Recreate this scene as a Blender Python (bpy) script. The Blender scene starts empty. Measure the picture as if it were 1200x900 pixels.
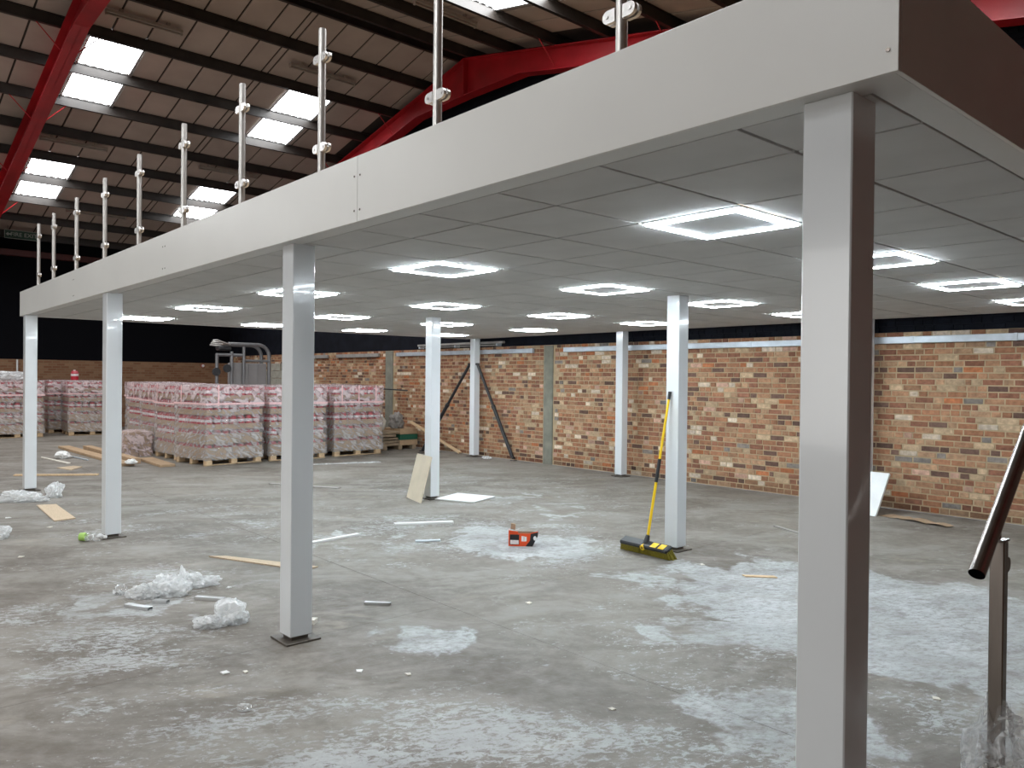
import bpy, bmesh, math, random
from mathutils import Vector, Matrix, noise
random.seed(7)
SC = bpy.context.scene
COL = SC.collection
# ------------------------------------------------------------------ camera
F_PX = 912.656
YAW, PITCH, ROLL = math.radians(48.5345), math.radians(-.42733), math.radians(.59184)
CAM = Vector((2.00965, -3.17221, 1.64575))
fw = Vector((-math.sin(YAW)*math.cos(PITCH), math.cos(YAW)*math.cos(PITCH), math.sin(PITCH)))
r0 = Vector((math.cos(YAW), math.sin(YAW), 0)); u0 = r0.cross(fw)
rt = r0*math.cos(ROLL) + u0*math.sin(ROLL); up = -r0*math.sin(ROLL) + u0*math.cos(ROLL)
cd = bpy.data.cameras.new('camera'); cam = bpy.data.objects.new('camera', cd); COL.objects.link(cam)
cd.sensor_fit = 'HORIZONTAL'; cd.sensor_width = 36; cd.lens = F_PX/1200*36; cd.clip_start = .05; cd.clip_end = 200
cam.matrix_world = Matrix(((rt.x, up.x, -fw.x, CAM.x), (rt.y, up.y, -fw.y, CAM.y), (rt.z, up.z, -fw.z, CAM.z), (0, 0, 0, 1)))
SC.camera = cam
# ------------------------------------------------------------------ world, light, exposure
w = bpy.data.worlds.new('sky'); SC.world = w; w.use_nodes = True
w.node_tree.nodes['Background'].inputs[0].default_value = (.8, .9, 1, 1)
w.node_tree.nodes['Background'].inputs[1].default_value = .6
SC.view_settings.view_transform = 'Standard'; SC.view_settings.look = 'None'
SC.view_settings.gamma = 1; SC.view_settings.use_curve_mapping = False
SC.view_settings.exposure = 0.0
LED_STRENGTH = 94.0
ROOFLIGHT_STRENGTH = 17.0
# added area lamp behind the camera to light the fascia; its door is assumed
ld = bpy.data.lights.new('added_fascia_fill', 'AREA'); ld.shape = 'RECTANGLE'; ld.size = 7.0; ld.size_y = 4.4
ld.energy = 360; ld.color = (1.0, .97, .93)
lo = bpy.data.objects.new('added_fascia_fill', ld); COL.objects.link(lo)
lo.location = (-4.0, -15.6, 2.4); lo.rotation_euler = (math.radians(90), 0, 0)
# ------------------------------------------------------------------ key dimensions (metres, from the 0.6 m ceiling tiles)
HC = 2.456            # underside of the mezzanine ceiling
FT = 2.80             # top of its fascia
FY = -1.085           # front fascia plane
MX0, MX1 = -10.95, 1.15
WY = 7.25             # brick gable wall
WX = -24.4            # far wall behind the pallets
XR, ZR, SL = -10.78, 8.24, .213   # ridge line and slope of the roof (top of the rafters)
BACKY, SIDEX = -16.0, 3.3
def roofz(x): return ZR - SL*abs(x-XR)

# ------------------------------------------------------------------ materials
def L(r, g, b):
    f = lambda c: (c/255/12.92) if c/255 <= .04045 else ((c/255+.055)/1.055)**2.4
    return (f(r), f(g), f(b), 1)
MATS = {}
def mat(name, col, rough=.6, metal=0, var=0, vscale=8, bump=0, bscale=60, spec=.5, stretch=None, coat=0, emit=0, alpha=1):
    m = bpy.data.materials.new(name); m.use_nodes = True; MATS[name] = m
    nt = m.node_tree; b = nt.nodes['Principled BSDF']
    b.inputs['Base Color'].default_value = col; b.inputs['Roughness'].default_value = rough
    b.inputs['Metallic'].default_value = metal; b.inputs['Specular IOR Level'].default_value = spec
    b.inputs['Coat Weight'].default_value = coat; b.inputs['Alpha'].default_value = alpha
    if emit:
        b.inputs['Emission Color'].default_value = col; b.inputs['Emission Strength'].default_value = emit
    if var or bump:
        tc = nt.nodes.new('ShaderNodeTexCoord'); src = tc.outputs['Object']
        if stretch:
            mp = nt.nodes.new('ShaderNodeMapping'); mp.inputs['Scale'].default_value = stretch
            nt.links.new(src, mp.inputs[0]); src = mp.outputs[0]
        if var:
            n = nt.nodes.new('ShaderNodeTexNoise'); n.inputs['Scale'].default_value = vscale; n.inputs['Detail'].default_value = 5
            nt.links.new(src, n.inputs['Vector'])
            cr = nt.nodes.new('ShaderNodeValToRGB')
            cr.color_ramp.elements[0].position = .3; cr.color_ramp.elements[1].position = .7
            cr.color_ramp.elements[0].color = tuple(c*(1-var) for c in col[:3])+(1,)
            cr.color_ramp.elements[1].color = tuple(min(1, c*(1+var)) for c in col[:3])+(1,)
            nt.links.new(n.outputs[0], cr.inputs[0]); nt.links.new(cr.outputs[0], b.inputs['Base Color'])
        if bump:
            n2 = nt.nodes.new('ShaderNodeTexNoise'); n2.inputs['Scale'].default_value = bscale; n2.inputs['Detail'].default_value = 4
            nt.links.new(src, n2.inputs['Vector'])
            bp = nt.nodes.new('ShaderNodeBump'); bp.inputs['Strength'].default_value = bump; bp.inputs['Distance'].default_value = .01
            nt.links.new(n2.outputs[0], bp.inputs['Height']); nt.links.new(bp.outputs[0], b.inputs['Normal'])
    return m
def emission(name, col, strength):
    m = bpy.data.materials.new(name); m.use_nodes = True; MATS[name] = m; nt = m.node_tree
    nt.nodes.remove(nt.nodes['Principled BSDF']); e = nt.nodes.new('ShaderNodeEmission')
    e.inputs[0].default_value = col; e.inputs[1].default_value = strength
    nt.links.new(e.outputs[0], nt.nodes['Material Output'].inputs[0]); return m

M_FASCIA = mat('white_laminate', (.66, .65, .62, 1), .32, var=.03, vscale=1.5)
M_COLUMN = mat('white_gloss_casing', (.70, .72, .73, 1), .16, bump=.03, bscale=6, coat=.3)
M_TILE = mat('mineral_tile', (.52, .515, .50, 1), .9, var=.06, vscale=3, bump=.08, bscale=300)
M_TBAR = mat('grid_white', (.62, .62, .60, 1), .5)
M_TEE = mat('grid_tee_shaded', (.30, .30, .29, 1), .6)  # white tees coloured grey to deepen the shadow lines between tiles
M_LED = emission('led_white', (.82, .925, 1.0, 1), LED_STRENGTH)
M_LEDPANEL = mat('panel_white', (.72, .76, .78, 1), .5)
M_STEEL = mat('stainless', (.66, .64, .61, 1), .40, metal=1)
M_STEELDK = mat('brushed_stainless', (.27, .235, .21, 1), .26, metal=1, var=.1, vscale=40, stretch=(1, 1, .1))
M_CLAMP = mat('cast_clamp', (.72, .70, .68, 1), .3, metal=.9, var=.08, vscale=60)
M_PLATE = mat('base_plate', (.10, .085, .07, 1), .5, metal=.5, var=.4, vscale=20)
M_BLACK = mat('black_paint', (.0022, .0024, .004, 1), .85, spec=.12)
M_BLACKW = mat('black_painted_brick', (.0055, .0065, .011, 1), .8, var=.4, vscale=5, bump=.15, bscale=40, spec=.15)
M_RUBBER = mat('black_plastic', (.018, .018, .02, 1), .45)
M_RED = mat('red_steel', (.36, .012, .018, 1), .38, var=.25, vscale=1.5)
M_MAROON = mat('maroon_steel', (.07, .012, .01, 1), .5, var=.3, vscale=2)
M_PURLIN = mat('purlin_dark', (.026, .021, .018, 1), .42, var=.35, vscale=3)
M_LINING = mat('lining_board', (.42, .345, .30, 1), .85, var=.10, vscale=1.2)
M_JOINT = mat('dark_joint', (.03, .022, .018, 1), .9)
M_JOINTFILL = mat('joint_filler', (.24, .21, .17, 1), .9)
M_ROOFOUT = mat('roof_sheet', (.04, .03, .026, 1), .9)
M_ROOFLIGHT = emission('rooflight_sheet', (.95, .98, 1.0, 1), ROOFLIGHT_STRENGTH)
M_ALU = mat('aluminium', (.5, .5, .5, 1), .4, metal=.6)
M_ALUB = mat('bright_aluminium', (.55, .55, .55, 1), .3, metal=.7)
M_BATTEN = mat('batten_cream', (.33, .28, .24, 1), .5, var=.1, vscale=5)
M_TRUNK = mat('galvanised', (.52, .56, .60, 1), .42, metal=.35, var=.14, vscale=6)
M_TRUNKDULL = mat('galvanised_dusty', (.32, .30, .28, 1), .6, metal=.2, var=.15, vscale=6)
M_CONC = mat('concrete_pier', (.21, .205, .165, 1), .9, var=.18, vscale=6, bump=.3, bscale=50)
M_BLOCK = mat('concrete_block', (.34, .32, .27, 1), .95, var=.15, vscale=9, bump=.4, bscale=60)
M_PINE = mat('pine', (.62, .44, .26, 1), .7, var=.18, vscale=6, stretch=(1, 8, 8))
M_PINEDK = mat('pallet_timber', (.42, .30, .18, 1), .8, var=.25, vscale=7)
M_OLDWOOD = mat('weathered_timber', (.30, .22, .14, 1), .85, var=.3, vscale=8)
M_PLY = mat('plywood', (.50, .38, .255, 1), .65, var=.12, vscale=9, stretch=(2, 12, 2))
M_FIBRE = mat('fibreboard', (.40, .27, .16, 1), .75, var=.15, vscale=10)
M_CREAM = mat('cream_panel', (.62, .54, .41, 1), .55, var=.06, vscale=5)
M_WHITE = mat('white_sheet', (.78, .78, .76, 1), .5, var=.03, vscale=10)
M_OFFW = mat('offwhite_chip', (.66, .62, .54, 1), .7)
M_GREEN = mat('green_band', (.01, .09, .05, 1), .6)
M_CARD = mat('cardboard', (.36, .25, .16, 1), .85, var=.12, vscale=9)
M_CARDDK = mat('cardboard_core', (.20, .125, .085, 1), .9, var=.2, vscale=6)
M_TINRED = mat('tin_red', (.42, .018, .035, 1), .3)
M_TINLAB = mat('tin_label', (.72, .66, .66, 1), .4, var=.15, vscale=30)
M_TINLID = mat('tin_lid', (.45, .06, .08, 1), .35)
M_TAPE = mat('pink_tape', (.84, .56, .56, 1), .4, var=.16, vscale=25)
M_LABELW = mat('paper_label', (.8, .8, .8, 1), .6)
M_YEL = mat('yellow_plastic', (.85, .55, .01, 1), .35)
M_BRIST = mat('bristle', (.22, .18, .012, 1), .7, var=.4, vscale=80, stretch=(4, 4, .3))
M_ORANGE = mat('orange_print', (.72, .075, .012, 1), .5)
M_BLKPR = mat('black_print', (.012, .012, .014, 1), .45)
M_GREYM = mat('machine_grey', (.22, .22, .225, 1), .38, metal=.5)
M_SHROUD = mat('machine_shroud', (.27, .255, .25, 1), .5, var=.05, vscale=3)
M_SIGN = mat('sign_green', (.008, .05, .03, 1), .5)
M_SIGNW = mat('sign_white', (.35, .38, .34, 1), .5)
M_STONE = mat('rubble_sack', (.22, .20, .18, 1), .9, var=.3, vscale=15)
M_BOTGREEN = mat('green_label', (.34, .55, .12, 1), .5)
M_DARKGLOSS = mat('prop_black', (.012, .012, .014, 1), .35)
M_SIDEBRICK = mat('side_wall_brown', (.10, .062, .045, 1), .85, var=.3, vscale=3)

def film(name, tint, lo, hi, scale, rough=.15, stretch=(1, 1, 2.6), trans=0.0, lo_t=.47, hi_t=.60):
    """thin plastic: clear with whitish creases and highlight streaks painted in by opacity, a little light passing through"""
    m = bpy.data.materials.new(name); m.use_nodes = True; MATS[name] = m; nt = m.node_tree
    b = nt.nodes['Principled BSDF']; b.inputs['Base Color'].default_value = tint; b.inputs['Roughness'].default_value = rough
    b.inputs['Specular IOR Level'].default_value = .9
    tc = nt.nodes.new('ShaderNodeTexCoord'); mp0 = nt.nodes.new('ShaderNodeMapping'); mp = nt.nodes.new('ShaderNodeMapping')
    mp0.inputs['Rotation'].default_value = (.45, .5, .3); mp.inputs['Scale'].default_value = stretch
    nt.links.new(tc.outputs['Object'], mp0.inputs[0]); nt.links.new(mp0.outputs[0], mp.inputs[0])
    n = nt.nodes.new('ShaderNodeTexNoise'); n.inputs['Scale'].default_value = scale; n.inputs['Detail'].default_value = 3.5; n.inputs['Distortion'].default_value = 1.1
    nt.links.new(mp.outputs[0], n.inputs['Vector'])
    mr = nt.nodes.new('ShaderNodeMapRange'); mr.inputs['From Min'].default_value = lo_t; mr.inputs['From Max'].default_value = hi_t
    mr.inputs['To Min'].default_value = lo; mr.inputs['To Max'].default_value = hi  # noise-driven opacity paints whitish highlight streaks into the film
    nt.links.new(n.outputs[0], mr.inputs[0])
    bp = nt.nodes.new('ShaderNodeBump'); bp.inputs['Strength'].default_value = 1; bp.inputs['Distance'].default_value = .04
    nt.links.new(n.outputs[0], bp.inputs['Height']); nt.links.new(bp.outputs[0], b.inputs['Normal'])
    surf = b.outputs[0]
    if trans:
        tl = nt.nodes.new('ShaderNodeBsdfTranslucent'); tl.inputs[0].default_value = tint
        mx = nt.nodes.new('ShaderNodeMixShader'); mx.inputs[0].default_value = trans
        nt.links.new(surf, mx.inputs[1]); nt.links.new(tl.outputs[0], mx.inputs[2]); surf = mx.outputs[0]
    tp_ = nt.nodes.new('ShaderNodeBsdfTransparent'); mx2 = nt.nodes.new('ShaderNodeMixShader')
    nt.links.new(mr.outputs[0], mx2.inputs[0]); nt.links.new(tp_.outputs[0], mx2.inputs[1]); nt.links.new(surf, mx2.inputs[2])
    nt.links.new(mx2.outputs[0], nt.nodes['Material Output'].inputs[0])
    return m
M_FILM = film('stretch_film', (.80, .75, .75, 1), .10, .55, 5.5, stretch=(1, 1, 3.2), lo_t=.44, hi_t=.66)
M_FILMLOW = film('stretch_film_dense', (.80, .77, .76, 1), .18, .60, 6, stretch=(1, 1, 3.0), lo_t=.42, hi_t=.68)
M_FILMTOP = film('stretch_film_pink', (.86, .72, .73, 1), .16, .78, 6, stretch=(1, 1, 2.0), lo_t=.44, hi_t=.60)
M_BAG = film('crumpled_polythene', (.93, .94, .94, 1), .55, .97, 9, stretch=(1, 1, 1), trans=.4)
M_CLEAR = film('clear_polythene', (.84, .85, .85, 1), .14, .80, 11, rough=.06, stretch=(1, 1, 1.6), trans=.25)

def brick_material(name, vc=None):
    m = bpy.data.materials.new(name); m.use_nodes = True; MATS[name] = m; nt = m.node_tree; b = nt.nodes['Principled BSDF']
    b.inputs['Roughness'].default_value = .88; b.inputs['Specular IOR Level'].default_value = .25
    tc = nt.nodes.new('ShaderNodeTexCoord'); geo = nt.nodes.new('ShaderNodeNewGeometry')
    n = nt.nodes.new('ShaderNodeTexNoise'); n.inputs['Scale'].default_value = 22; n.inputs['Detail'].default_value = 6
    nt.links.new(geo.outputs['Position'], n.inputs['Vector'])
    at = nt.nodes.new('ShaderNodeAttribute'); at.attribute_name = 'tone'
    mr = nt.nodes.new('ShaderNodeMapRange'); mr.inputs['From Min'].default_value = .25; mr.inputs['From Max'].default_value = .75
    mr.inputs['To Min'].default_value = .68; mr.inputs['To Max'].default_value = 1.3
    nt.links.new(n.outputs[0], mr.inputs[0])
    mx = nt.nodes.new('ShaderNodeMix'); mx.data_type = 'RGBA'; mx.blend_type = 'MULTIPLY'; mx.inputs[0].default_value = 1
    nt.links.new(at.outputs['Color'], mx.inputs[6]); nt.links.new(mr.outputs[0], mx.inputs[7])
    nt.links.new(mx.outputs[2], b.inputs['Base Color'])
    bp = nt.nodes.new('ShaderNodeBump'); bp.inputs['Strength'].default_value = .5; bp.inputs['Distance'].default_value = .006
    nt.links.new(n.outputs[0], bp.inputs['Height']); nt.links.new(bp.outputs[0], b.inputs['Normal'])
    return m
M_BRICK = brick_material('clay_brick')
M_MORTAR = mat('sand_mortar', (.43, .325, .20, 1), .95, var=.15, vscale=6, bump=.3, bscale=120)

def far_brick():
    m = bpy.data.materials.new('far_brick'); m.use_nodes = True; nt = m.node_tree; b = nt.nodes['Principled BSDF']
    b.inputs['Roughness'].default_value = .9
    tc = nt.nodes.new('ShaderNodeTexCoord'); sep = nt.nodes.new('ShaderNodeSeparateXYZ'); cmb = nt.nodes.new('ShaderNodeCombineXYZ')
    nt.links.new(tc.outputs['Object'], sep.inputs[0]); nt.links.new(sep.outputs[1], cmb.inputs[0]); nt.links.new(sep.outputs[2], cmb.inputs[1])
    br = nt.nodes.new('ShaderNodeTexBrick'); br.inputs['Scale'].default_value = 1
    br.inputs['Brick Width'].default_value = .225; br.inputs['Row Height'].default_value = .075; br.inputs['Mortar Size'].default_value = .008
    br.inputs['Color1'].default_value = (.19, .08, .04, 1); br.inputs['Color2'].default_value = (.28, .16, .09, 1)
    br.inputs['Mortar'].default_value = (.23, .155, .09, 1); br.inputs['Bias'].default_value = -.2
    nt.links.new(cmb.outputs[0], br.inputs['Vector']); nt.links.new(br.outputs['Color'], b.inputs['Base Color'])
    return m
M_FARBRICK = far_brick()

def floor_material():
    m = bpy.data.materials.new('worn_concrete'); m.use_nodes = True; nt = m.node_tree; b = nt.nodes['Principled BSDF']
    N = nt.nodes.new; K = nt.links.new
    geo = N('ShaderNodeNewGeometry')
    def noise_(scale, det=6, rough=.6, dist=0, vec=None):
        n = N('ShaderNodeTexNoise'); n.inputs['Scale'].default_value = scale; n.inputs['Detail'].default_value = det
        n.inputs['Roughness'].default_value = rough; n.inputs['Distortion'].default_value = dist
        K(vec if vec else geo.outputs['Position'], n.inputs['Vector']); return n.outputs[0]
    def math_(op, a, b_=0, c=None):
        n = N('ShaderNodeMath'); n.operation = op
        for i, v in enumerate((a, b_, c)):
            if v is None: continue
            if isinstance(v, (int, float)): n.inputs[i].default_value = v
            else: K(v, n.inputs[i])
        return n.outputs[0]
    def mrange(v, a, b_, c=0, d=1, smooth=True):
        n = N('ShaderNodeMapRange'); n.interpolation_type = 'SMOOTHSTEP' if smooth else 'LINEAR'
        K(v, n.inputs[0]); n.inputs[1].default_value = a; n.inputs[2].default_value = b_; n.inputs[3].default_value = c; n.inputs[4].default_value = d
        return n.outputs[0]
    def mixc(f, a, b_):
        n = N('ShaderNodeMix'); n.data_type = 'RGBA'
        if isinstance(f, (int, float)): n.inputs[0].default_value = f
        else: K(f, n.inputs[0])
        for i, v in ((6, a), (7, b_)):
            if isinstance(v, tuple): n.inputs[i].default_value = v
            else: K(v, n.inputs[i])
        return n.outputs[2]
    # broad tone of the bare slab
    base = mixc(mrange(noise_(.5, 5), .35, .68), (.108, .088, .068, 1), (.180, .156, .130, 1))
    mq = N('ShaderNodeMapping'); mq.inputs['Rotation'].default_value = (0, 0, math.radians(-55)); K(geo.outputs['Position'], mq.inputs[0])
    ms = N('ShaderNodeMapping'); ms.inputs['Scale'].default_value = (.7, 1.25, 1); K(mq.outputs[0], ms.inputs[0])
    base = mixc(mrange(noise_(1.6, 8, .7, .6, ms.outputs[0]), .40, .66, 0, .75), base, (.275, .255, .225, 1))
    base = mixc(mrange(noise_(4.2, 8, .75, .8, ms.outputs[0]), .50, .72, 0, .32), base, (.085, .072, .058, 1))
    base = mixc(mrange(noise_(11, 6), .35, .75, 0, .30), base, (.30, .285, .26, 1))
    # old grey paint still lying in worn patches: cx, cy, rx, ry, rot, strength
    solid_p = [(-.7, 2.55, 1.7, 1.35, .1, 1.0), (.2, 2.2, 1.3, 1.1, .5, .95), (-.85, 1.35, .5, .75, -.4, .66), (-1.95, -.28, .40, .34, .5, .72), (-2.2, -.5, .3, .25, 0, .5),
               (-3.75, 2.0, 1.05, .8, .2, .80), (.1, .35, .55, .5, .3, .85), (-5.4, 3.9, 1.6, 1.2, .2, .42), (-1.98, 2.05, .22, .24, .3, .55), (-4.0, -1.55, .8, .45, .4, .55), (-4.9, 1.2, .7, 1.2, .2, .42)]
    flake_p = [(-.6, -.9, .9, .55, 0, 1.0), (-1.1, -1.6, .9, .5, .2, .95), (-.1, -.5, .6, .7, 0, .8), (.1, .2, .8, .7, 0, .75), (-3.3, -1.85, 1.3, .6, .4, .9), (-2.0, -1.9, .9, .5, 0, .6), (-4.6, -1.2, 1.0, .7, .3, .7),
               (-5.0, 1.6, 1.6, 1.6, 0, .6), (-3.9, 2.3, 1.6, 1.2, 0, .7), (-6.8, .2, 2.2, 1.6, .3, .5), (-.4, 1.6, 1.6, 1.6, 0, .7), (-7.0, 4.5, 3, 2, 0, .45)]
    def field(lst):
        tot = None
        for cx, cy, rx, ry, rot, st in lst:
            mp_ = N('ShaderNodeMapping'); mp_.vector_type = 'TEXTURE'; mp_.inputs['Location'].default_value = (cx, cy, 0)
            mp_.inputs['Rotation'].default_value = (0, 0, rot); mp_.inputs['Scale'].default_value = (rx, ry, 1)
            K(geo.outputs['Position'], mp_.inputs[0])
            ln = N('ShaderNodeVectorMath'); ln.operation = 'LENGTH'; K(mp_.outputs[0], ln.inputs[0])
            v = mrange(ln.outputs['Value'], .25, 1.5, st, 0)
            tot = v if tot is None else math_('MAXIMUM', tot, v)
        return tot
    mpr = N('ShaderNodeMapping'); mpr.inputs['Rotation'].default_value = (0, 0, math.radians(-62)); K(geo.outputs['Position'], mpr.inputs[0])
    mp = N('ShaderNodeMapping'); mp.inputs['Scale'].default_value = (.8, 1.35, 1); K(mpr.outputs[0], mp.inputs[0])
    tot, fm = field(solid_p), field(flake_p)
    f = math_('ADD', tot, math_('MULTIPLY', math_('SUBTRACT', noise_(1.9, 4, .6, .4), .5), 1.7))
    f = math_('ADD', f, math_('MULTIPLY', math_('SUBTRACT', noise_(8, 8, .75, .3), .5), .45))
    solid = mrange(f, .44, .58)
    solid = math_('MULTIPLY', solid, math_('MULTIPLY', mrange(noise_(19, 10, .8, .3, mp.outputs[0]), .38, .56, .30, 1), mrange(noise_(3.1, 8, .72, .4, mp.outputs[0]), .36, .56, .50, 1)))
    # flaking paint: crisp crumbs, denser where more of the coat survives
    f2 = math_('ADD', math_('MULTIPLY', math_('SUBTRACT', noise_(21, 10, .8, .5, mp.outputs[0]), .5), 2.2), math_('MULTIPLY', math_('SUBTRACT', noise_(1.7, 5, .6, .4, mp.outputs[0]), .5), 1.2))
    flake = mrange(math_('ADD', f2, math_('MULTIPLY', fm, .34)), .26, .42)
    paint = math_('MAXIMUM', math_('MULTIPLY', solid, .86), math_('MULTIPLY', flake, .62))
    pc = mixc(mrange(noise_(1.3, 4), .35, .65), (.36, .37, .37, 1), (.54, .56, .565, 1))
    pc = mixc(mrange(noise_(40, 6, .7), .35, .7, 0, .35), pc, (.30, .30, .30, 1))
    # dusty tan scuffs on the bare slab
    base = mixc(mrange(noise_(1.2, 7, .7, .5, mp.outputs[0]), .56, .74, 0, .55), base, (.36, .315, .25, 1))
    base = mixc(mrange(noise_(3.0, 7, .7, .8, mp.outputs[0]), .58, .70, 0, .45), base, (.33, .32, .30, 1))
    col = mixc(paint, base, pc)
    K(col, b.inputs['Base Color'])
    K(mrange(paint, 0, 1, .62, .48, False), b.inputs['Roughness'])
    b.inputs['Specular IOR Level'].default_value = .35
    bp = N('ShaderNodeBump'); bp.inputs['Strength'].default_value = .35; bp.inputs['Distance'].default_value = .004
    K(math_('ADD', math_('MULTIPLY', paint, .6), noise_(60, 5)), bp.inputs['Height']); K(bp.outputs[0], b.inputs['Normal'])
    return m
M_FLOOR = floor_material()

# ------------------------------------------------------------------ mesh helpers
def on_floor(px, z=0):
    d = fw + rt*((px[0]-600)/F_PX) + up*((450-px[1])/F_PX); t_ = (z-CAM.z)/d.z; return CAM+d*t_
class MB:
    """collects shapes, build() links them as one mesh object"""
    def __init__(s): s.v = []; s.f = []; s.m = []; s.sm = []
    def add(s, vs, fs, mi=0, smooth=False):
        o = len(s.v); s.v += [tuple(v) for v in vs]
        for f in fs: s.f.append(tuple(i+o for i in f)); s.m.append(mi); s.sm.append(smooth)
        return s
    def box(s, x0, x1, y0, y1, z0, z1, mi=0, T=None):
        vs = [Vector(p) for p in ((x0, y0, z0), (x1, y0, z0), (x1, y1, z0), (x0, y1, z0), (x0, y0, z1), (x1, y0, z1), (x1, y1, z1), (x0, y1, z1))]
        if T: vs = [T @ v for v in vs]
        return s.add(vs, [(0, 3, 2, 1), (4, 5, 6, 7), (0, 1, 5, 4), (1, 2, 6, 5), (2, 3, 7, 6), (3, 0, 4, 7)], mi)
    def bbox(s, x0, x1, y0, y1, z0, z1, bev=.005, mi=0, T=None):
        """box with chamfered edges"""
        bm = bmesh.new(); bmesh.ops.create_cube(bm, size=1)
        for v in bm.verts: v.co = Vector(((x0+x1)/2+v.co.x*(x1-x0), (y0+y1)/2+v.co.y*(y1-y0), (z0+z1)/2+v.co.z*(z1-z0)))
        bmesh.ops.bevel(bm, geom=list(bm.edges), offset=bev, segments=1, affect='EDGES')
        bm.verts.ensure_lookup_table(); bm.verts.index_update()
        vs = [v.co.copy() for v in bm.verts]; fs = [[v.index for v in f.verts] for f in bm.faces]; bm.free()
        if T: vs = [T @ v for v in vs]
        return s.add(vs, fs, mi)
    def tube(s, pts, r, n=12, mi=0, cap=True, smooth=True):
        pts = [Vector(p) for p in pts]; rs = r if isinstance(r, (list, tuple)) else [r]*len(pts)
        rings = []; prev = None
        for i, p in enumerate(pts):
            d = (pts[min(i+1, len(pts)-1)]-pts[max(i-1, 0)]).normalized()
            a = prev if prev else (Vector((0, 0, 1)) if abs(d.z) < .9 else Vector((1, 0, 0)))
            a = (a - d*a.dot(d)).normalized(); bb = d.cross(a); prev = a
            rings.append([p + a*rs[i]*math.cos(2*math.pi*k/n) + bb*rs[i]*math.sin(2*math.pi*k/n) for k in range(n)])
        vs = [v for rr in rings for v in rr]; fs = []
        for i in range(len(pts)-1):
            for k in range(n):
                fs.append((i*n+k, i*n+(k+1) % n, (i+1)*n+(k+1) % n, (i+1)*n+k))
        s.add(vs, fs, mi, smooth)
        if cap:
            s.add(rings[0], [tuple(range(n))[::-1]], mi); s.add(rings[-1], [tuple(range(n))], mi)
        return s
    def prism(s, poly, h0, h1, axis='z', mi=0, T=None):
        n = len(poly)
        def P(a, b, h): return Vector((a, b, h)) if axis == 'z' else (Vector((a, h, b)) if axis == 'y' else Vector((h, a, b)))
        vs = [P(a, b, h0) for a, b in poly] + [P(a, b, h1) for a, b in poly]
        if T: vs = [T @ v for v in vs]
        fs = [tuple(range(n))[::-1], tuple(range(n, 2*n))] + [(i, (i+1) % n, n+(i+1) % n, n+i) for i in range(n)]
        return s.add(vs, fs, mi)
    def mesh(s, name, mats):
        me = bpy.data.meshes.new(name); me.from_pydata(s.v, [], s.f)
        for m in (mats if isinstance(mats, (list, tuple)) else [mats]): me.materials.append(m)
        me.polygons.foreach_set('material_index', s.m); me.polygons.foreach_set('use_smooth', s.sm)
        bm = bmesh.new(); bm.from_mesh(me); bmesh.ops.recalc_face_normals(bm, faces=bm.faces); bm.to_mesh(me); bm.free()
        me.update(); return me
    def build(s, name, mats, parent=None):
        return link(name, s.mesh(name, mats), parent)
def link(name, me, parent=None, loc=None, rz=None):
    o = bpy.data.objects.new(name, me); COL.objects.link(o)
    if parent: o.parent = parent
    if loc: o.location = loc
    if rz is not None: o.rotation_euler = (0, 0, rz)
    return o
def tag(o, label, cat, group=None):
    o['label'] = label; o['category'] = cat
    if group: o['group'] = group
    return o
def thing(name, label, cat, loc=(0, 0, 0), rz=0, group=None):
    o = bpy.data.objects.new(name, None); COL.objects.link(o); o.location = loc; o.rotation_euler = (0, 0, rz); o.empty_display_size = .2
    return tag(o, label, cat, group)
def struct(o, label=None):
    o['kind'] = 'structure'
    if label: o['label'] = label
    return o

# ------------------------------------------------------------------ FLOOR: concrete slabs with open joints
fl = struct(MB().box(WX, SIDEX, BACKY, WY, -.2, -.02).build('floor', M_JOINTFILL), 'worn grey concrete warehouse floor with flaking pale paint')
xe = [WX, -19, -13.5, -8, -2.5, SIDEX]; ye = [BACKY, -10.6, -5.2, .2, 5.6, WY]
for i in range(len(xe)-1):
    for j in range(len(ye)-1):
        MB().box(xe[i]+(.0015 if i else 0), xe[i+1]-.0015, ye[j]+(.002 if j else 0), ye[j+1]-.002, -.02, 0).build('slab', M_FLOOR, fl)

# ------------------------------------------------------------------ WALLS
BR_TOP = 2.29
wall = struct(MB().box(WX-.3, SIDEX+.3, WY+.012, WY+.3, 0, BR_TOP).build('wall_right', M_MORTAR), 'brown mixed brick gable wall along the back of the mezzanine')
TONES = [((.33, .155, .085), 26), ((.37, .20, .115), 24), ((.26, .115, .07), 18), ((.41, .25, .15), 14), ((.48, .345, .22), 9), ((.14, .08, .06), 9),
         ((.62, .51, .40), 6), ((.50, .31, .23), 5), ((.42, .15, .065), 3), ((.22, .19, .17), 2)]
pool = [t for t, n in TONES for _ in range(n)]
def brick_verts(mb, x0, x1, z0, z1, proud, y=WY):
    c = .004; yb = y+.02; yf = y-proud
    j = lambda: random.uniform(-.0025, .0025)
    vs = [(x0, yb, z0), (x1, yb, z0), (x1, yb, z1), (x0, yb, z1)]
    fr = [(x0+c+j(), yf+j(), z0+c+j()), (x1-c+j(), yf+j(), z0+c+j()), (x1-c+j(), yf+j(), z1-c+j()), (x0+c+j(), yf+j(), z1-c+j())]
    mb.add(vs+fr, [(4, 5, 6, 7), (0, 1, 5, 4), (1, 2, 6, 5), (2, 3, 7, 6), (3, 0, 4, 7)])
def set_tone(me, cols, per):
    a = me.color_attributes.new('tone', 'FLOAT_COLOR', 'POINT')
    buf = []
    for c in cols: buf += [c[0], c[1], c[2], 1]*per
    a.data.foreach_set('color', buf)
PIERS = [(-8.86, -8.60), (-14.52, -14.18)]
near, rest = [], []
row = 0; z = .012
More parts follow.
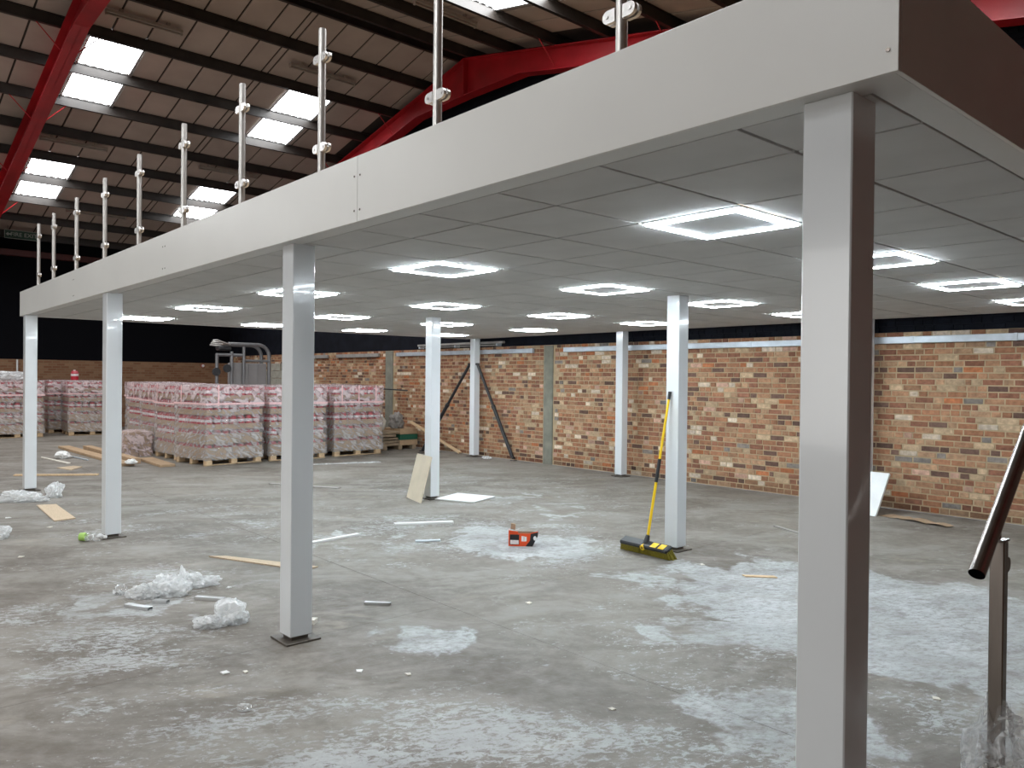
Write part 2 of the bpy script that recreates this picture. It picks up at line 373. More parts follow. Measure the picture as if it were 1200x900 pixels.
while z < BR_TOP-.03:
    x = SIDEX - random.uniform(0, .2); h = min(.066, BR_TOP-z)
    pat = random.random()
    while x > WX:
        r = random.random()
        ln = .214 if r < (.45 if x > -6 else .32) else (.102 if r < .90 else (.155 if r < .95 else .065))
        x0 = x-ln
        if not any(x0 < b_ and x > a_ for a_, b_ in PIERS):
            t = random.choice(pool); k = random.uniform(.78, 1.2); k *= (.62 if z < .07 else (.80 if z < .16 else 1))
            (near if (-2.46 < x0 and x < -.80) else rest).append((x0, x, z, z+h, random.uniform(-.0085, -.003), (t[0]*k, t[1]*k, t[2]*k)))
        else:
            x0 = min(x0, [a_ for a_, b_ in PIERS if x0 < b_ and x > a_][0]-.01)
        x = x0-.0105
    z += .0765; row += 1
near.sort(key=lambda b: (b[1]-b[0])*(1+.12*b[1]), reverse=True)
rest += near[300:]; near = near[:300]
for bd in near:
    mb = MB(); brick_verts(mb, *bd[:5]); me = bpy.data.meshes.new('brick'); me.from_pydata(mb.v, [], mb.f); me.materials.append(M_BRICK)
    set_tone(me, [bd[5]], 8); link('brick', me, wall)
mb = MB(); cols = []
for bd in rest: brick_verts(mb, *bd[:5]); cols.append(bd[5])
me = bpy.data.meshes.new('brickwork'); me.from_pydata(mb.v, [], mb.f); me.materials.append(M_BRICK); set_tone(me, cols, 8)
o = link('brickwork', me, wall); o['kind'] = 'stuff'
# black painted brick above, up to the roof
mb = MB(); mb.prism([(WX-.3, BR_TOP), (SIDEX+.3, BR_TOP), (SIDEX+.3, roofz(SIDEX)+.2), (XR, ZR+.3), (WX-.3, roofz(WX)+.2)], WY+.006, WY+.3, 'y')
o = mb.build('black_upper_wall', M_BLACKW, wall)
mb = MB(); z = BR_TOP+.004
while z < 6.6:
    x = 3 - random.uniform(0, .2)
    while x > -7:
        ln = .214 if random.random() < .6 else .102
        if z+.07 < roofz(x-ln)+.1: brick_verts(mb, x-ln, x, z, z+.0655, random.uniform(.003, .009))
        x -= ln+.0105
    z += .0765
o = mb.build('black_painted_bricks', M_BLACKW, wall); o['kind'] = 'stuff'
for a_, b_ in PIERS:
    MB().bbox(a_+.008, b_-.008, WY-.012, WY+.1, 0, BR_TOP-.01, .006).build('concrete_pier', M_CONC, wall)
# far wall behind the pallets
wl = struct(MB().box(WX-.3, WX, BACKY, WY+.3, 0, 2.05).build('wall_left', M_FARBRICK), 'distant brick wall with black cladding above')
mb = MB(); mb.box(WX-.3, WX+.004, BACKY, WY, 2.05, roofz(WX)+.3)
mb.build('black_cladding', M_BLACK, wl)
struct(MB().box(SIDEX, SIDEX+.3, BACKY, WY+.3, 0, roofz(SIDEX)+.4).build('wall_back', M_SIDEBRICK))
mb = MB()
mb.box(WX, -7.6, BACKY-.3, BACKY, 0, 6); mb.box(-.4, SIDEX, BACKY-.3, BACKY, 0, 6); mb.box(-7.6, -.4, BACKY-.3, BACKY, 4.7, 6)
mb.prism([(WX, 5.2), (SIDEX, 5.2), (SIDEX, 5.9), (XR, ZR+.6), (WX, 5.9)], BACKY-.3, BACKY, 'y')
struct(mb.build('wall_front', M_SIDEBRICK))
# maroon eaves beam under the roof edge
struct(MB().bbox(WX+.01, WX+.14, BACKY, 6.6, 5.02, 5.20, .01).build('trim_1', M_MAROON), 'dark maroon eaves beam on the far black wall')
# galvanised trunking on the brick wall
def trunk(n, x0, x1, m, label, step):
    o = MB().bbox(x0, x1, WY-.062, WY-.009, 2.145, 2.232, .004).build('trim_%d' % n, m); struct(o, label)
    x = x0+step*.4
    while x < x1-.1:
        MB().bbox(x, x+.04, WY-.066, WY-.008, 2.142, 2.235, .003).build('coupler', M_TRUNK if n == 2 else m, o); x += step
trunk(2, -8.28, SIDEX-.05, M_TRUNK, 'long grey galvanised trunking on the brick wall', 1.15)
trunk(3, -13.95, -9.12, M_TRUNK, 'galvanised trunking on brick behind the braced column', 1.4)
trunk(4, -16.9, -14.78, M_TRUNKDULL, 'dusty trunking on brick above the end pallet', 1.2)
trunk(5, -20.2, -17.4, M_TRUNKDULL, 'dusty trunking on brick near the blockwork', 1.2)

# ------------------------------------------------------------------ ROOF
roof = MB()
for s in (-1, 1):
    xe_ = WX-.3 if s < 0 else SIDEX+.3
    T0 = [(XR, ZR+.228), (xe_, roofz(xe_)+.228), (xe_, roofz(xe_)+.34), (XR, ZR+.34)]
    roof.prism(T0, BACKY-.3, WY+.3, 'y')
ceil_o = struct(roof.build('ceiling', M_ROOFOUT), 'pitched warehouse roof lined with brown boards')
PUR = [1.37+1.3*k for k in range(-1, 11)]      # distance of each purlin from the ridge
PUR[0] = .16
YE = [-1.68, -1.09, -.5, .1, .72, 1.31, 1.90, 2.49, 3.08, 3.53, 3.67, 4.28, 4.87, 5.46, 6.05, 6.64, 7.2]
SKY_ROWS = {2, 3, 6, 7}      # cells between purlins n and n+1 that carry rooflights
def cell_T(s, d0, d1, dz):
    return lambda d: (XR+s*d, ZR-SL*d+dz)
stuff_mb = MB()
def board(mb, s, d0, d1, y0, y1, zo=.205):
    a = (XR+s*d0, ZR-SL*d0+zo); b_ = (XR+s*d1, ZR-SL*d1+zo)
    mb.prism([a, b_, (b_[0], b_[1]+.02), (a[0], a[1]+.02)], y0, y1, 'y'); return mb
g = .019
for s in (-1, 1):
    for n in range(len(PUR)-1):
        d0, d1 = PUR[n]+.01, PUR[n+1]-.01
        sk = n in SKY_ROWS
        ys = list(YE)
        y = -1.68
        while y > BACKY: ys.insert(0, max(y-.6, BACKY)); y -= .6
        for a, b_ in zip(ys[:-1], ys[1:]):
            if b_-a < .05: continue
            if sk:
                am = ((a+b_)/2) % 6.79
                if .1 < am < 1.31 or 4.28 < am < 5.46: continue
            vis = (s < 0 and a >= -1.7) or (s > 0 and a > 3.4 and n < 5)
            if vis: board(MB(), s, d0, d1, a+g, b_-g).build('lining_board', M_LINING, ceil_o)
            else: board(stuff_mb, s, d0, d1, a+g, b_-g)
        if sk:
            for y0, y1 in ((.1, .42), (5.29, 5.46)):
                board(MB(), s, d0, d1, y0+g, y1-.03).build('lining_board', M_LINING, ceil_o)
o = stuff_mb.build('lining_boards', M_LINING, ceil_o); o['kind'] = 'stuff'
# purlins
for s in (-1, 1):
    for d in PUR:
        x = XR+s*d; zb = ZR-SL*d
        mb = MB(); mb.box(x-.035, x+.035, BACKY, WY-.02, zb, zb+.02); mb.box(x-.012, x+.012, BACKY, WY-.02, zb+.02, zb+.2); mb.box(x-.035, x+.035, BACKY, WY-.02, zb+.19, zb+.204)
        mb.build('purlin', M_PURLIN, ceil_o)
# rooflights: corrugated translucent sheets in an aluminium edge frame
wn = 0
for s in (-1, 1):
    for n0 in (2, 6):
        for bay in range(-2, 1):
            for y0, y1 in ((.44, 1.34), (4.30, 5.27)):
                yy0, yy1 = y0+6.79*bay, y1+6.79*bay
                wn += 1; root = None
                for n in (n0, n0+1):
                    d0, d1 = PUR[n]+.02, PUR[n+1]-.02; mb = MB(); vs = []; fs = []; NN = 40
                    for k in range(NN+1):
                        y = yy0+(yy1-yy0)*k/NN; cz = .016*math.cos(2*math.pi*(y-yy0)/.146)
                        vs += [(XR+s*d0, y, ZR-SL*d0+.205+cz), (XR+s*d1, y, ZR-SL*d1+.205+cz)]
                    for k in range(NN): fs.append((2*k, 2*k+1, 2*k+3, 2*k+2))
                    mb.add(vs, fs, 0, True); 
                    if root is None:
                        fr = MB()
                        for ya, yb in ((yy0-.03, yy0), (yy1, yy1+.03), (yy1+.045, yy1+.06)): board(fr, s, PUR[n0]+.02, PUR[n0+2]-.02, ya, yb, .17)
                        root = struct(fr.build('window_%d' % wn, M_ALU))
                        if wn in (5, 6, 11, 12, 17): root['label'] = {5: 'bright upper rooflight beside the red rafter', 6: 'bright upper rooflight behind the balustrade posts', 11: 'bright lower rooflight beside the red rafter', 12: 'bright lower rooflight above the fascia edge', 17: 'rooflight beyond the ridge'}[wn]
                    mb.build('pane', M_ROOFLIGHT, root)

# red portal frames
def portal(y, label, name='portal_frame', left_leg=True):
    root = thing(name, label, 'roof frame', (XR, y, 0))
    hw = .125
    for s in (-1, 1):
        dE = (XR-WX-.05) if s < 0 else (SIDEX-XR-.05)
        def slab(a, b_, y0, y1, nm):   # a,b_ z offsets below the rafter top
            pass
        mb = MB(); D = .43
        z_ = lambda d: ZR-SL*d
        mb.prism([(0, z_(0)-.015), (s*dE, z_(dE)-.015), (s*dE, z_(dE)), (0, z_(0))], -hw, hw, 'y')
        mb.prism([(0, z_(0)-D), (s*dE, z_(dE)-D), (s*dE, z_(dE)-.015), (0, z_(0)-.015)], -.006, .006, 'y')
        mb.prism([(s*1.7, z_(1.7)-D), (s*dE, z_(dE)-D), (s*dE, z_(dE)-D+.016), (s*1.7, z_(1.7)-D+.016)], -hw, hw, 'y')
        mb.build('rafter', M_RED, root)
        mb = MB()   # apex haunch
        mb.prism([(0, z_(0)-.77), (s*1.75, z_(1.75)-D), (s*1.75, z_(1.75)-D+.016), (0, z_(0)-.754)], -hw, hw, 'y')
        mb.prism([(0, z_(0)-.76), (s*1.7, z_(1.7)-D), (0, z_(0)-D)], -.006, .006, 'y')
        mb.build('apex_haunch', M_RED, root)
        mb = MB()   # eaves haunch
        mb.prism([(s*(dE-2.6), z_(dE-2.6)-D), (s*dE, z_(dE)-D-.5), (s*dE, z_(dE)-D-.484), (s*(dE-2.6), z_(dE-2.6)-D+.016)], -hw, hw, 'y')
        mb.prism([(s*(dE-2.6), z_(dE-2.6)-D), (s*dE, z_(dE)-D-.49), (s*dE, z_(dE)-D)], -.006, .006, 'y')
        mb.build('eaves_haunch', M_RED, root)
        if left_leg or s > 0:
            mb = MB(); x0 = s*dE; 
            mb.box(x0-.20, x0-.185, -hw, hw, 0, z_(dE)-.02); mb.box(x0+.005, x0+.02, -hw, hw, 0, z_(dE)-.02); mb.box(x0-.19, x0+.01, -.005, .005, 0, z_(dE)-.02)
            mb.build('stanchion', M_RED, root)
        for n in (2, 4, 6, 8):
            d = PUR[n]
            for q in (-1, 1):
                if abs(y+q*.5-WY) < .45 and q > 0: continue
                MB().tube([(s*(d+.02), q*.10, z_(d)-D+.03), (s*d, q*.55, z_(d)+.06)], .011, 6).build('fly_brace', M_RED, root)
    MB().box(-.012, .012, -hw, hw, ZR-.77, ZR).build('apex_plate', M_RED, root)
    return root
portal(.03, 'red steel roof rafter running down past the upper left rooflights')
portal(6.82, 'red steel gable frame peaking above the white fascia against the black wall', left_leg=False)

# fluorescent battens, switched off
def batten(x, y0, y1, label):
    zb = roofz(x)+.05; root = thing('fluorescent_batten', label, 'light fitting', (x, y0, zb), 0, 'unlit roof battens')
    ln = y1-y0
    MB().bbox(-.05, .05, 0, ln, .03, .09, .006).build('housing', M_BATTEN, root)
    MB().tube([(0, .03, .008), (0, ln-.03, .008)], .018, 8).build('lamp_tube', M_BATTEN, root)
    for yy in (0, ln-.035): MB().bbox(-.03, .03, yy, yy+.035, -.016, .034, .004).build('lamp_holder', M_BATTEN, root)
    for yy in (.25, ln-.25): MB().bbox(-.03, .03, yy-.03, yy+.03, .088, .152, .004).build('mounting_block', M_BATTEN, root)
batten(-12.78, .45, 1.74, 'unlit batten light just right of the red rafter at the top left')
batten(-12.78, 3.84, 5.32, 'unlit batten light beside the tallest balustrade posts in the upper roof')
batten(-17.8, .37, 1.74, 'unlit batten light between the two left rooflights')
batten(-17.8, 3.83, 5.32, 'unlit batten light above the lower middle rooflight')
batten(-21.6, 1.68, 3.18, 'unlit batten light low down near the exit sign')
batten(-8.9, 4.2, 5.52, 'unlit batten light beyond the ridge above the red apex')
# smoke heads
# ------------------------------------------------------------------ MEZZANINE
mez = thing('mezzanine_platform', 'white mezzanine platform with panelled fascia and suspended tile ceiling', 'mezzanine', ((MX0+MX1)/2, 3, HC))
def mpart(mb, name, m):
    o = mb.build(name, m); o.parent = mez; o.matrix_parent_inverse = Matrix.Translation(-Vector(mez.location)); return o
joints = [MX1, -1.59, -4.68, -7.77, MX0]
for b_, a in zip(joints[:-1], joints[1:]):
    p = mpart(MB().bbox(a+.0012, b_-.0012, FY, FY+.016, HC, FT, .0012), 'fascia_panel', M_FASCIA)
    for x in (a+.028, b_-.028):
        if MX0+.1 < x:
            for z in (HC+.06, HC+.24): MB().tube([(x, FY-.003, z), (x, FY+.004, z)], .006, 8).build('screw', M_STEELDK, p)
for y0, y1 in ((FY+.0165, 1.9), (1.902, 4.9), (4.902, 6.98)):
    mpart(MB().bbox(MX1-.016, MX1, y0, y1, HC, FT, .0012), 'side_fascia_panel', M_FASCIA)
mpart(MB().bbox(MX0, MX0+.016, FY+.0165, 6.98, HC, FT, .0012), 'end_fascia_panel', M_FASCIA)
# soffit flanges behind the fascia
mpart(MB().box(MX0+.017, MX1-.017, FY+.0165, -.965, HC+.001, HC+.012), 'soffit_trim', M_TBAR)
mpart(MB().box(1.03, MX1-.017, -.965, 6.98, HC+.0015, HC+.012), 'soffit_trim', M_TBAR)
mpart(MB().box(MX0+.017, -10.80, -.965, 6.98, HC+.0015, HC+.012), 'soffit_trim', M_TBAR)
mpart(MB().box(MX0+.02, MX1-.02, FY+.02, 7.2, HC+.07, FT-.031), 'deck_slab', M_OLDWOOD)
# grid: tees and tiles
XG = [.985] + [-.6*i+.6 for i in range(0, 20)] + []
XG = [1.03, .6] + [-.6*i for i in range(0, 18)] + [-10.80]
YG = [-.965, -.6] + [.6*j for j in range(0, 12)] + [7.03]
LI = [0, 4, 8, 12, 16]; LJ = [0, 3, 6, 9]
LIGHTS = {(i, j) for i in LI for j in LJ}
for x in XG: mpart(MB().box(x-.011, x+.011, YG[0], YG[-1], HC+.015, HC+.019), 'grid_tee', M_TEE)
for a, b_ in zip(XG[:-1], XG[1:]):
    pass
for y in YG: mpart(MB().box(XG[-1], XG[0], y-.011, y+.011, HC+.0155, HC+.0187), 'grid_tee', M_TEE)
tile_cache = {}
for a, b_ in zip(XG[:-1], XG[1:]):
    for c, d in zip(YG[:-1], YG[1:]):
        i = round(-a/.6); j = round(c/.6)
        if abs(-a/.6-i) < .01 and abs(c/.6-j) < .01 and (i, j) in LIGHTS: continue
        key = (round(a-b_, 3), round(d-c, 3))
        if key not in tile_cache:
            mb = MB(); W, H = key; mb.bbox(-W/2+.0075, W/2-.0075, -H/2+.0075, H/2-.0075, 0, .0135, .0015)
            tile_cache[key] = mb.mesh('ceiling_tile', M_TILE)
        o = link('ceiling_tile', tile_cache[key]); o.parent = mez
        o.location = Vector(((a+b_)/2, (c+d)/2, HC+random.uniform(0, .0008)))-Vector(mez.location)
        o.rotation_euler = (random.uniform(-.0012, .0012), random.uniform(-.0012, .0012), 0)
# LED panels
rows = ['first', 'second', 'third', 'fourth']
lm_frame = MB(); 
ring = MB()
o_, i_ = .276, .236
for x0, x1, y0, y1 in ((-o_, o_, -o_, -i_), (-o_, o_, i_, o_), (-o_, -i_, -i_, i_), (i_, o_, -i_, i_)): ring.box(x0, x1, y0, y1, -.013, .0)
me_ring = ring.mesh('led_ring', M_LED)
o2 = .289
fr = MB()
for x0, x1, y0, y1 in ((-o2, o2, -o2, -o_), (-o2, o2, o_, o2), (-o2, -o_, -o_, o_), (o_, o2, -o_, o_)): fr.box(x0, x1, y0, y1, -.003, .007)
fr.box(-i_, i_, -i_, i_, -.0075, .007)
me_fr = fr.mesh('panel_frame', M_LEDPANEL)
for i in LI:
    for j in LJ:
        n = LI.index(i); m_ = LJ.index(j)
        lab = 'square LED frame light, %s along, in the %s row back from the fascia' % (['nearest', 'second', 'third', 'fourth', 'furthest'][n], rows[m_])
        root = thing('led_panel_light', lab, 'ceiling light', (-.6*i-.3, .6*j+.3, HC), 0, 'square LED frame lights in the mezzanine ceiling')
        link('panel', me_fr, root); link('led_ring', me_ring, root)

# columns
colmb = MB(); colmb.bbox(-.0735, .0735, -.0735, .0735, .035, HC+.003, .004)
me_col = colmb.mesh('casing', M_COLUMN)
me_stub = MB().box(-.055, .055, -.055, .055, .011, .05).mesh('steel_stub', M_PLATE)
me_plate = MB().bbox(-.115, .115, -.115, .115, 0, .012, .002).mesh('base_plate', M_PLATE)
CX = [.93, -2.53, -6.555, -10.64]
CP = [(.928, -.950, 'large white column in the near right foreground cut off by the frame'),
      (-2.528, -.950, 'white column under the fascia with a square base plate on open floor'),
      (-6.558, -.990, 'white column by the crushed green bottle at its foot'),
      (-10.645, -1.005, 'leftmost white column beside the white plastic bags'),
      (-2.588, 3.025, 'white column with the yellow broom leaning on it'),
      (-6.632, 3.028, 'white column with the cream panel leaning on its foot'),
      (-10.66, 3.02, 'white column hidden behind the square base plate column'),
      (-2.53, 6.975, 'white column behind the large foreground column near the brick wall'),
      (-6.655, 6.968, 'white column close to the brick wall left of the broom'),
      (-10.698, 7.02, 'white column with two black raking braces')]
for x, y, lab in CP:
    root = thing('steel_column', lab, 'column', (x, y, 0), 0, 'white columns carrying the mezzanine')
    link('casing', me_col, root); link('steel_stub', me_stub, root); link('base_plate', me_plate, root)

# balustrade posts along the front edge
def clamp_mesh(sg):
    mb = MB(); poly = [(sg*.018, -.024), (sg*.052, -.024)]
    for k in range(1, 8):
        a = -math.pi/2+math.pi*k/8; poly.append((sg*(.052+.024*math.cos(a)), .024*math.sin(a)))
    poly += [(sg*.052, .024), (sg*.018, .024)]
    mb.prism(poly, -.020, -.006, 'y'); mb.prism(poly, .006, .020, 'y'); mb.prism([(sg*.015, -.02), (sg*.032, -.02), (sg*.032, .02), (sg*.015, .02)], -.007, .007, 'y')
    mb.tube([(sg*.054, -.023, 0), (sg*.054, .023, 0)], .007, 8)
    return mb.mesh('glass_clamp', M_CLAMP)
me_cl = {-1: clamp_mesh(-1), 1: clamp_mesh(1)}
pm = MB(); pm.tube([(0, 0, .006), (0, 0, .862)], .0215, 16); me_post = pm.mesh('tube', M_STEEL)
me_cap = MB().tube([(0, 0, .862), (0, 0, .870)], .0205, 16).mesh('end_cap', M_STEEL)
me_flange = MB().tube([(0, 0, 0), (0, 0, .008)], .034, 16).mesh('flange', M_STEEL)
PX = [.16, -.96, -2.09, -3.23, -4.38, -5.55, -6.705, -7.89, -9.06, -9.97]
where = ['nearest balustrade post, its top above the frame, with a large pale clamp', 'second nearest balustrade post crossing the red apex', 'balustrade post just left of the red gable frame', 'balustrade post left of the tallest fully visible one, before the middle rooflight',
         'fifth balustrade post from the near end', 'sixth balustrade post from the near end', 'seventh balustrade post from the near end', 'eighth balustrade post from the near end', 'ninth balustrade post, second from the far end', 'far end balustrade post with clamps on one side only']
for k, x in enumerate(PX):
    root = thing('balustrade_post', 'stainless ' + where[k], 'post', (x, -1.03, FT-.03), 0, 'stainless balustrade posts on the mezzanine edge')
    link('flange', me_flange, root); link('tube', me_post, root); link('end_cap', me_cap, root)
    for sg in ((-1, 1) if k < 9 else (1,)):
        for z in (.185, .70): link('glass_clamp', me_cl[sg], root, (0, 0, z))

# stair handrail at the right edge
hr = thing('stair_handrail', 'dark stainless stair handrail with its square newel post at the right edge', 'handrail', (1.216, -.473, 0))
a0 = Vector((.003, -.201, 1.093)); dr = Vector((0, .409, .344)).normalized(); R_ = .0225
mb = MB(); a1 = a0+dr*2.2
mb.tube([a0, a1], R_, 28, cap=False); mb.tube([a0+dr*.0005, a0+dr*.3], R_-.0022, 28, cap=False)
ring_o = []
mb.build('rail_tube', M_STEELDK, hr)
MB().bbox(-.02, .02, -.02, .02, .012, 1.165, .003).build('newel_post', M_STEELDK, hr)
MB().bbox(-.023, .023, -.023, .023, 1.163, 1.170, .002).build('post_cap', M_STEELDK, hr)
MB().tube([(0, 0, 1.165), (0, 0, 1.245)], .006, 10).build('saddle_rod', M_STEELDK, hr)
mb = MB(); mb.bbox(-.045, .045, -.045, .045, 0, .012, .002); mb.build('foot_plate', M_STEELDK, hr)
mb = MB(); poly = [(.02, 1.062), (.05, 1.062)]+[(.05+.022*math.cos(-math.pi/2+math.pi*k/8), 1.085+.023*math.sin(-math.pi/2+math.pi*k/8)) for k in range(1, 8)]+[(.05, 1.108), (.02, 1.108)]
T = Matrix.Rotation(math.pi/2, 4, 'Z'); mb.prism(poly, -.012, .012, 'y', 0, T); mb.build('glass_clamp', M_STEELDK, hr)
MB().bbox(-.02, .02, 1.10, 1.14, .012, 2.20, .003).build('newel_post', M_STEELDK, hr)

# ------------------------------------------------------------------ crumpled things
def crumple(name, loc, size, rz, m, label, cat='plastic bag', seed=0, sub=4, amp=.45, group=None, freq=2.2, build_only=False):
    bm = bmesh.new(); bmesh.ops.create_icosphere(bm, subdivisions=sub, radius=1)
    off = Vector((seed*3.1, seed*1.7, seed*.9))
    for v in bm.verts:
        p = v.co.normalized(); q = p*freq+off
        r = 1 + amp*(noise.noise(q)) + amp*.9*(.5-abs(noise.noise(q*2.3))) + amp*.5*(.35-abs(noise.noise(q*5.1)))
        co = p*r; co.z = max(co.z, -.55)
        v.co = Vector((co.x*size[0], co.y*size[1], (co.z+.55)*size[2]/1.5))
    me = bpy.data.meshes.new(name); bm.to_mesh(me); bm.free(); me.materials.append(m)
    zs = min(v.co.z for v in me.vertices)
    for v in me.vertices: v.co.z -= zs
    if build_only: return me
    o = link(name, me, None, loc, rz); return tag(o, label, cat, group)
RZ = math.radians
wrap_me = crumple('post_wrap', None, (.095, .105, .52), 0, M_CLEAR, '', seed=5, amp=.35, freq=2.6, build_only=True)
o = link('plastic_wrap', wrap_me, hr, (.006, .008, .013), .4); o['label'] = 'clear crinkled plastic wrapped round the post foot'
for v in wrap_me.vertices: v.co.z = v.co.z*1.15

# ------------------------------------------------------------------ PALLETS
tin = MB(); NS = 12
def ringz(r, z): return [(r*math.cos(2*math.pi*k/NS), r*math.sin(2*math.pi*k/NS), z) for k in range(NS)]
prof = [(.070, 0, 0), (.072, .085, 1), (.072, .135, 0), (.072, .16, 2), (.055, .185, 2), (.055, .2, 2)]
for (ra, za, mi), (rb, zb, _) in zip(prof[:-1], prof[1:]):
    A, B = ringz(ra, za), ringz(rb, zb); tin.add(A+B, [(k, (k+1) % NS, NS+(k+1) % NS, NS+k) for k in range(NS)], mi, True)
tin.add(ringz(.055, .2), [tuple(range(NS))], 2)
me_tin = tin.mesh('tin', [M_TINRED, M_TINLAB, M_TINLID])
def shell(W, D, z0, z1, amp, seed, top=True):
    """crinkled sleeve of film round the load"""
    mb = MB(); nx, nz = 18, 16; loop = []
    per = []
    for k in range(nx): per.append((D/2, -W/2+W*k/nx))
    for k in range(nx): per.append((D/2-D*k/nx, W/2))
    for k in range(nx): per.append((-D/2, W/2-W*k/nx))
    for k in range(nx): per.append((-D/2+D*k/nx, -W/2))
    vs = []; n = len(per)
    for i in range(nz+1):
        z = z0+(z1-z0)*i/nz
        for (x, y) in per:
            q = Vector((x*2.6, y*2.6, z*4+seed)); f = 1+amp*(1.3*noise.noise(q)+.7*noise.noise(q*2.7))
            vs.append((x*f, y*f, z+(.018*noise.noise(q*1.9+Vector((5, 5, 5))) if i in (0, nz) else 0)))
    fs = [(i*n+k, i*n+(k+1) % n, (i+1)*n+(k+1) % n, (i+1)*n+k) for i in range(nz) for k in range(n)]
    mb.add(vs, fs, 0, True)
    if top:
        c0 = len(vs)-n; mb.add(vs[c0:]+[(0, 0, z1+.02)], [(k, (k+1) % n, n) for k in range(n)], 0, True)
    return mb
pallet_parts = {}
def pallet(name, x, y, rz, label, layers=5, full=False, W=1.14, D=1.10, seed=0, base_wrap=True):
    root = thing(name, label, 'pallet load', (x, y, 0), rz, 'shrink wrapped pallets of red tins')
    if not pallet_parts:
        pallet_parts['board'] = MB().bbox(-.55, .55, -.05, .05, 0, .02, .003).mesh('deck_board', M_PINEDK)
        pallet_parts['cross'] = MB().bbox(-.05, .05, -.57, .57, 0, .02, .003).mesh('bottom_board', M_PINEDK)
        pallet_parts['block'] = MB().bbox(-.05, .05, -.06, .06, 0, .085, .003).mesh('block', M_PINE)
    for bx in (-.49, 0, .49):
        link('bottom_board', pallet_parts['cross'], root, (bx, 0, 0))
        for by in (-.50, 0, .50): link('block', pallet_parts['block'], root, (bx, by, .02))
    for k in range(7): link('deck_board', pallet_parts['board'], root, (0, -.51+.17*k, .105))
    z = .127; lh = .262
    MB().box(-D/2+.18, D/2-.18, -W/2+.18, W/2-.18, .127, z+lh*layers-.03).build('load_core', M_CARDDK, root)
    stuff = MB(); anyst = False
    for k in range(layers):
        zz = z+k*lh; hh = .10 if k >= 2 else (.20 if k == 0 else (.11, .18)[seed % 2])
        mb = MB()
        for bx in (0,):
            mb.box(-D/2, D/2, -W/2, -W/2+.006, zz, zz+hh); mb.box(-D/2, D/2, W/2-.006, W/2, zz, zz+hh)
            mb.box(-D/2, -D/2+.006, -W/2, W/2, zz, zz+hh); mb.box(D/2-.006, D/2, -W/2, W/2, zz, zz+hh); mb.box(-D/2, D/2, -W/2, W/2, zz, zz+.006)
        mb.build('cardboard_tray', M_CARD, root)
        if k:   # tray sheet lid between layers
            pass
        nf = 7
        for side in ('f', 'l', 'r'):
            m_ = nf
            for q in range(m_):
                if side == 'f': p = (D/2-.085, -W/2+.09+(W-.18)*q/(m_-1))
                elif side == 'l': p = (-D/2+.09+(D-.18)*q/m_, -W/2+.085)
                else: p = (-D/2+.09+(D-.18)*q/m_, W/2-.085)
                if full and side != 'r': link('tin', me_tin, root, (p[0], p[1], zz+.01+.04), random.uniform(0, 6))
                else:
                    o0 = len(stuff.v)
                    stuff.v += [(v.co.x+p[0], v.co.y+p[1], v.co.z+zz+.05) for v in me_tin.vertices]
                    for pl in me_tin.polygons: stuff.f.append(tuple(i+o0 for i in pl.vertices)); stuff.m.append(pl.material_index); stuff.sm.append(True)
    o = stuff.build('tins', [M_TINRED, M_TINLAB, M_TINLID], root); o['kind'] = 'stuff'
    H = z+lh*layers+.02
    shell(W+.035, D+.035, .62, H-lh*1.45, .012, seed, False).build('stretch_film', M_FILM, root)
    shell(W+.040, D+.040, .10, .66, .016, seed+4, False).build('lower_film', M_FILMLOW, root)
    shell(W+.045, D+.045, H-lh*1.5, H, .014, seed+9, True).build('top_film', M_FILMTOP, root)
    W2, D2 = W+.055, D+.055
    def band(z0, h, r_=0):
        mb = MB()
        mb.box(D2/2, D2/2+.004, -W2/2, W2/2, z0, z0+h); mb.box(-D2/2, D2/2, -W2/2-.004, -W2/2, z0, z0+h); mb.box(-D2/2, D2/2, W2/2, W2/2+.004, z0, z0+h)
        mb.build('tape_band', M_TAPE, root)
    if layers > 3:
        band(H-lh*1.42+random.uniform(-.02, .02), random.uniform(.025, .045))
        for yy in ((-.42, -.02, .40) if seed == 3 else ((-.35,) if full else (.3,))):
            MB().box(D2/2+.001, D2/2+.005, yy-.015, yy+.015, H-lh*1.42, H+.005).build('tape_strip', M_TAPE, root)
        for xx in (random.uniform(-.4, .4),):
            MB().box(xx-.015, xx+.015, -W2/2-.005, -W2/2-.001, H-lh*1.42, H+.005).build('tape_strip', M_TAPE, root)
    return root
pallet('wrapped_pallet', -12.75, 2.46, RZ(9), 'wrapped pallet of red tins turned at an angle at the front corner of the stacks', full=True, seed=1)
pallet('wrapped_pallet', -12.79, 3.86, RZ(-3), 'wrapped pallet of red tins half hidden by the base plate column', full=True, seed=2)
pallet('wrapped_pallet', -12.88, 5.21, RZ(2), 'wrapped pallet of red tins at the right end, nearest the timber pile', full=True, W=1.16, seed=3)
pallet('wrapped_pallet', -14.02, 2.44, RZ(2), 'wrapped pallet of tins directly behind the angled front one', seed=4)
pallet('wrapped_pallet', -15.35, 2.52, RZ(-1), 'wrapped pallet of tins behind the half height stack', seed=5)
pallet('wrapped_pallet', -16.75, 2.65, RZ(0), 'wrapped pallet of tins seen beside the second column from the left', seed=6)
pallet('half_pallet', -14.75, 1.45, RZ(4), 'half height wrapped stack of cartons beside the long boards', layers=2, W=.55, D=.7, seed=7) if False else None
pallet('wrapped_pallet', -14.1, 5.25, RZ(0), 'wrapped pallet of tins behind the right end one', seed=8)
pallet('wrapped_pallet', -21.65, .52, RZ(0), 'leftmost wrapped pallet of tins with a pale plastic sheet on top', seed=10)
pallet('wrapped_pallet', -21.68, 2.28, RZ(-3), 'far wrapped pallet of tins with one red tin standing on top', seed=11)
pallet('wrapped_pallet', -22.95, 2.02, RZ(0), 'wrapped pallet of tins against the far wall between the two far stacks', seed=12)
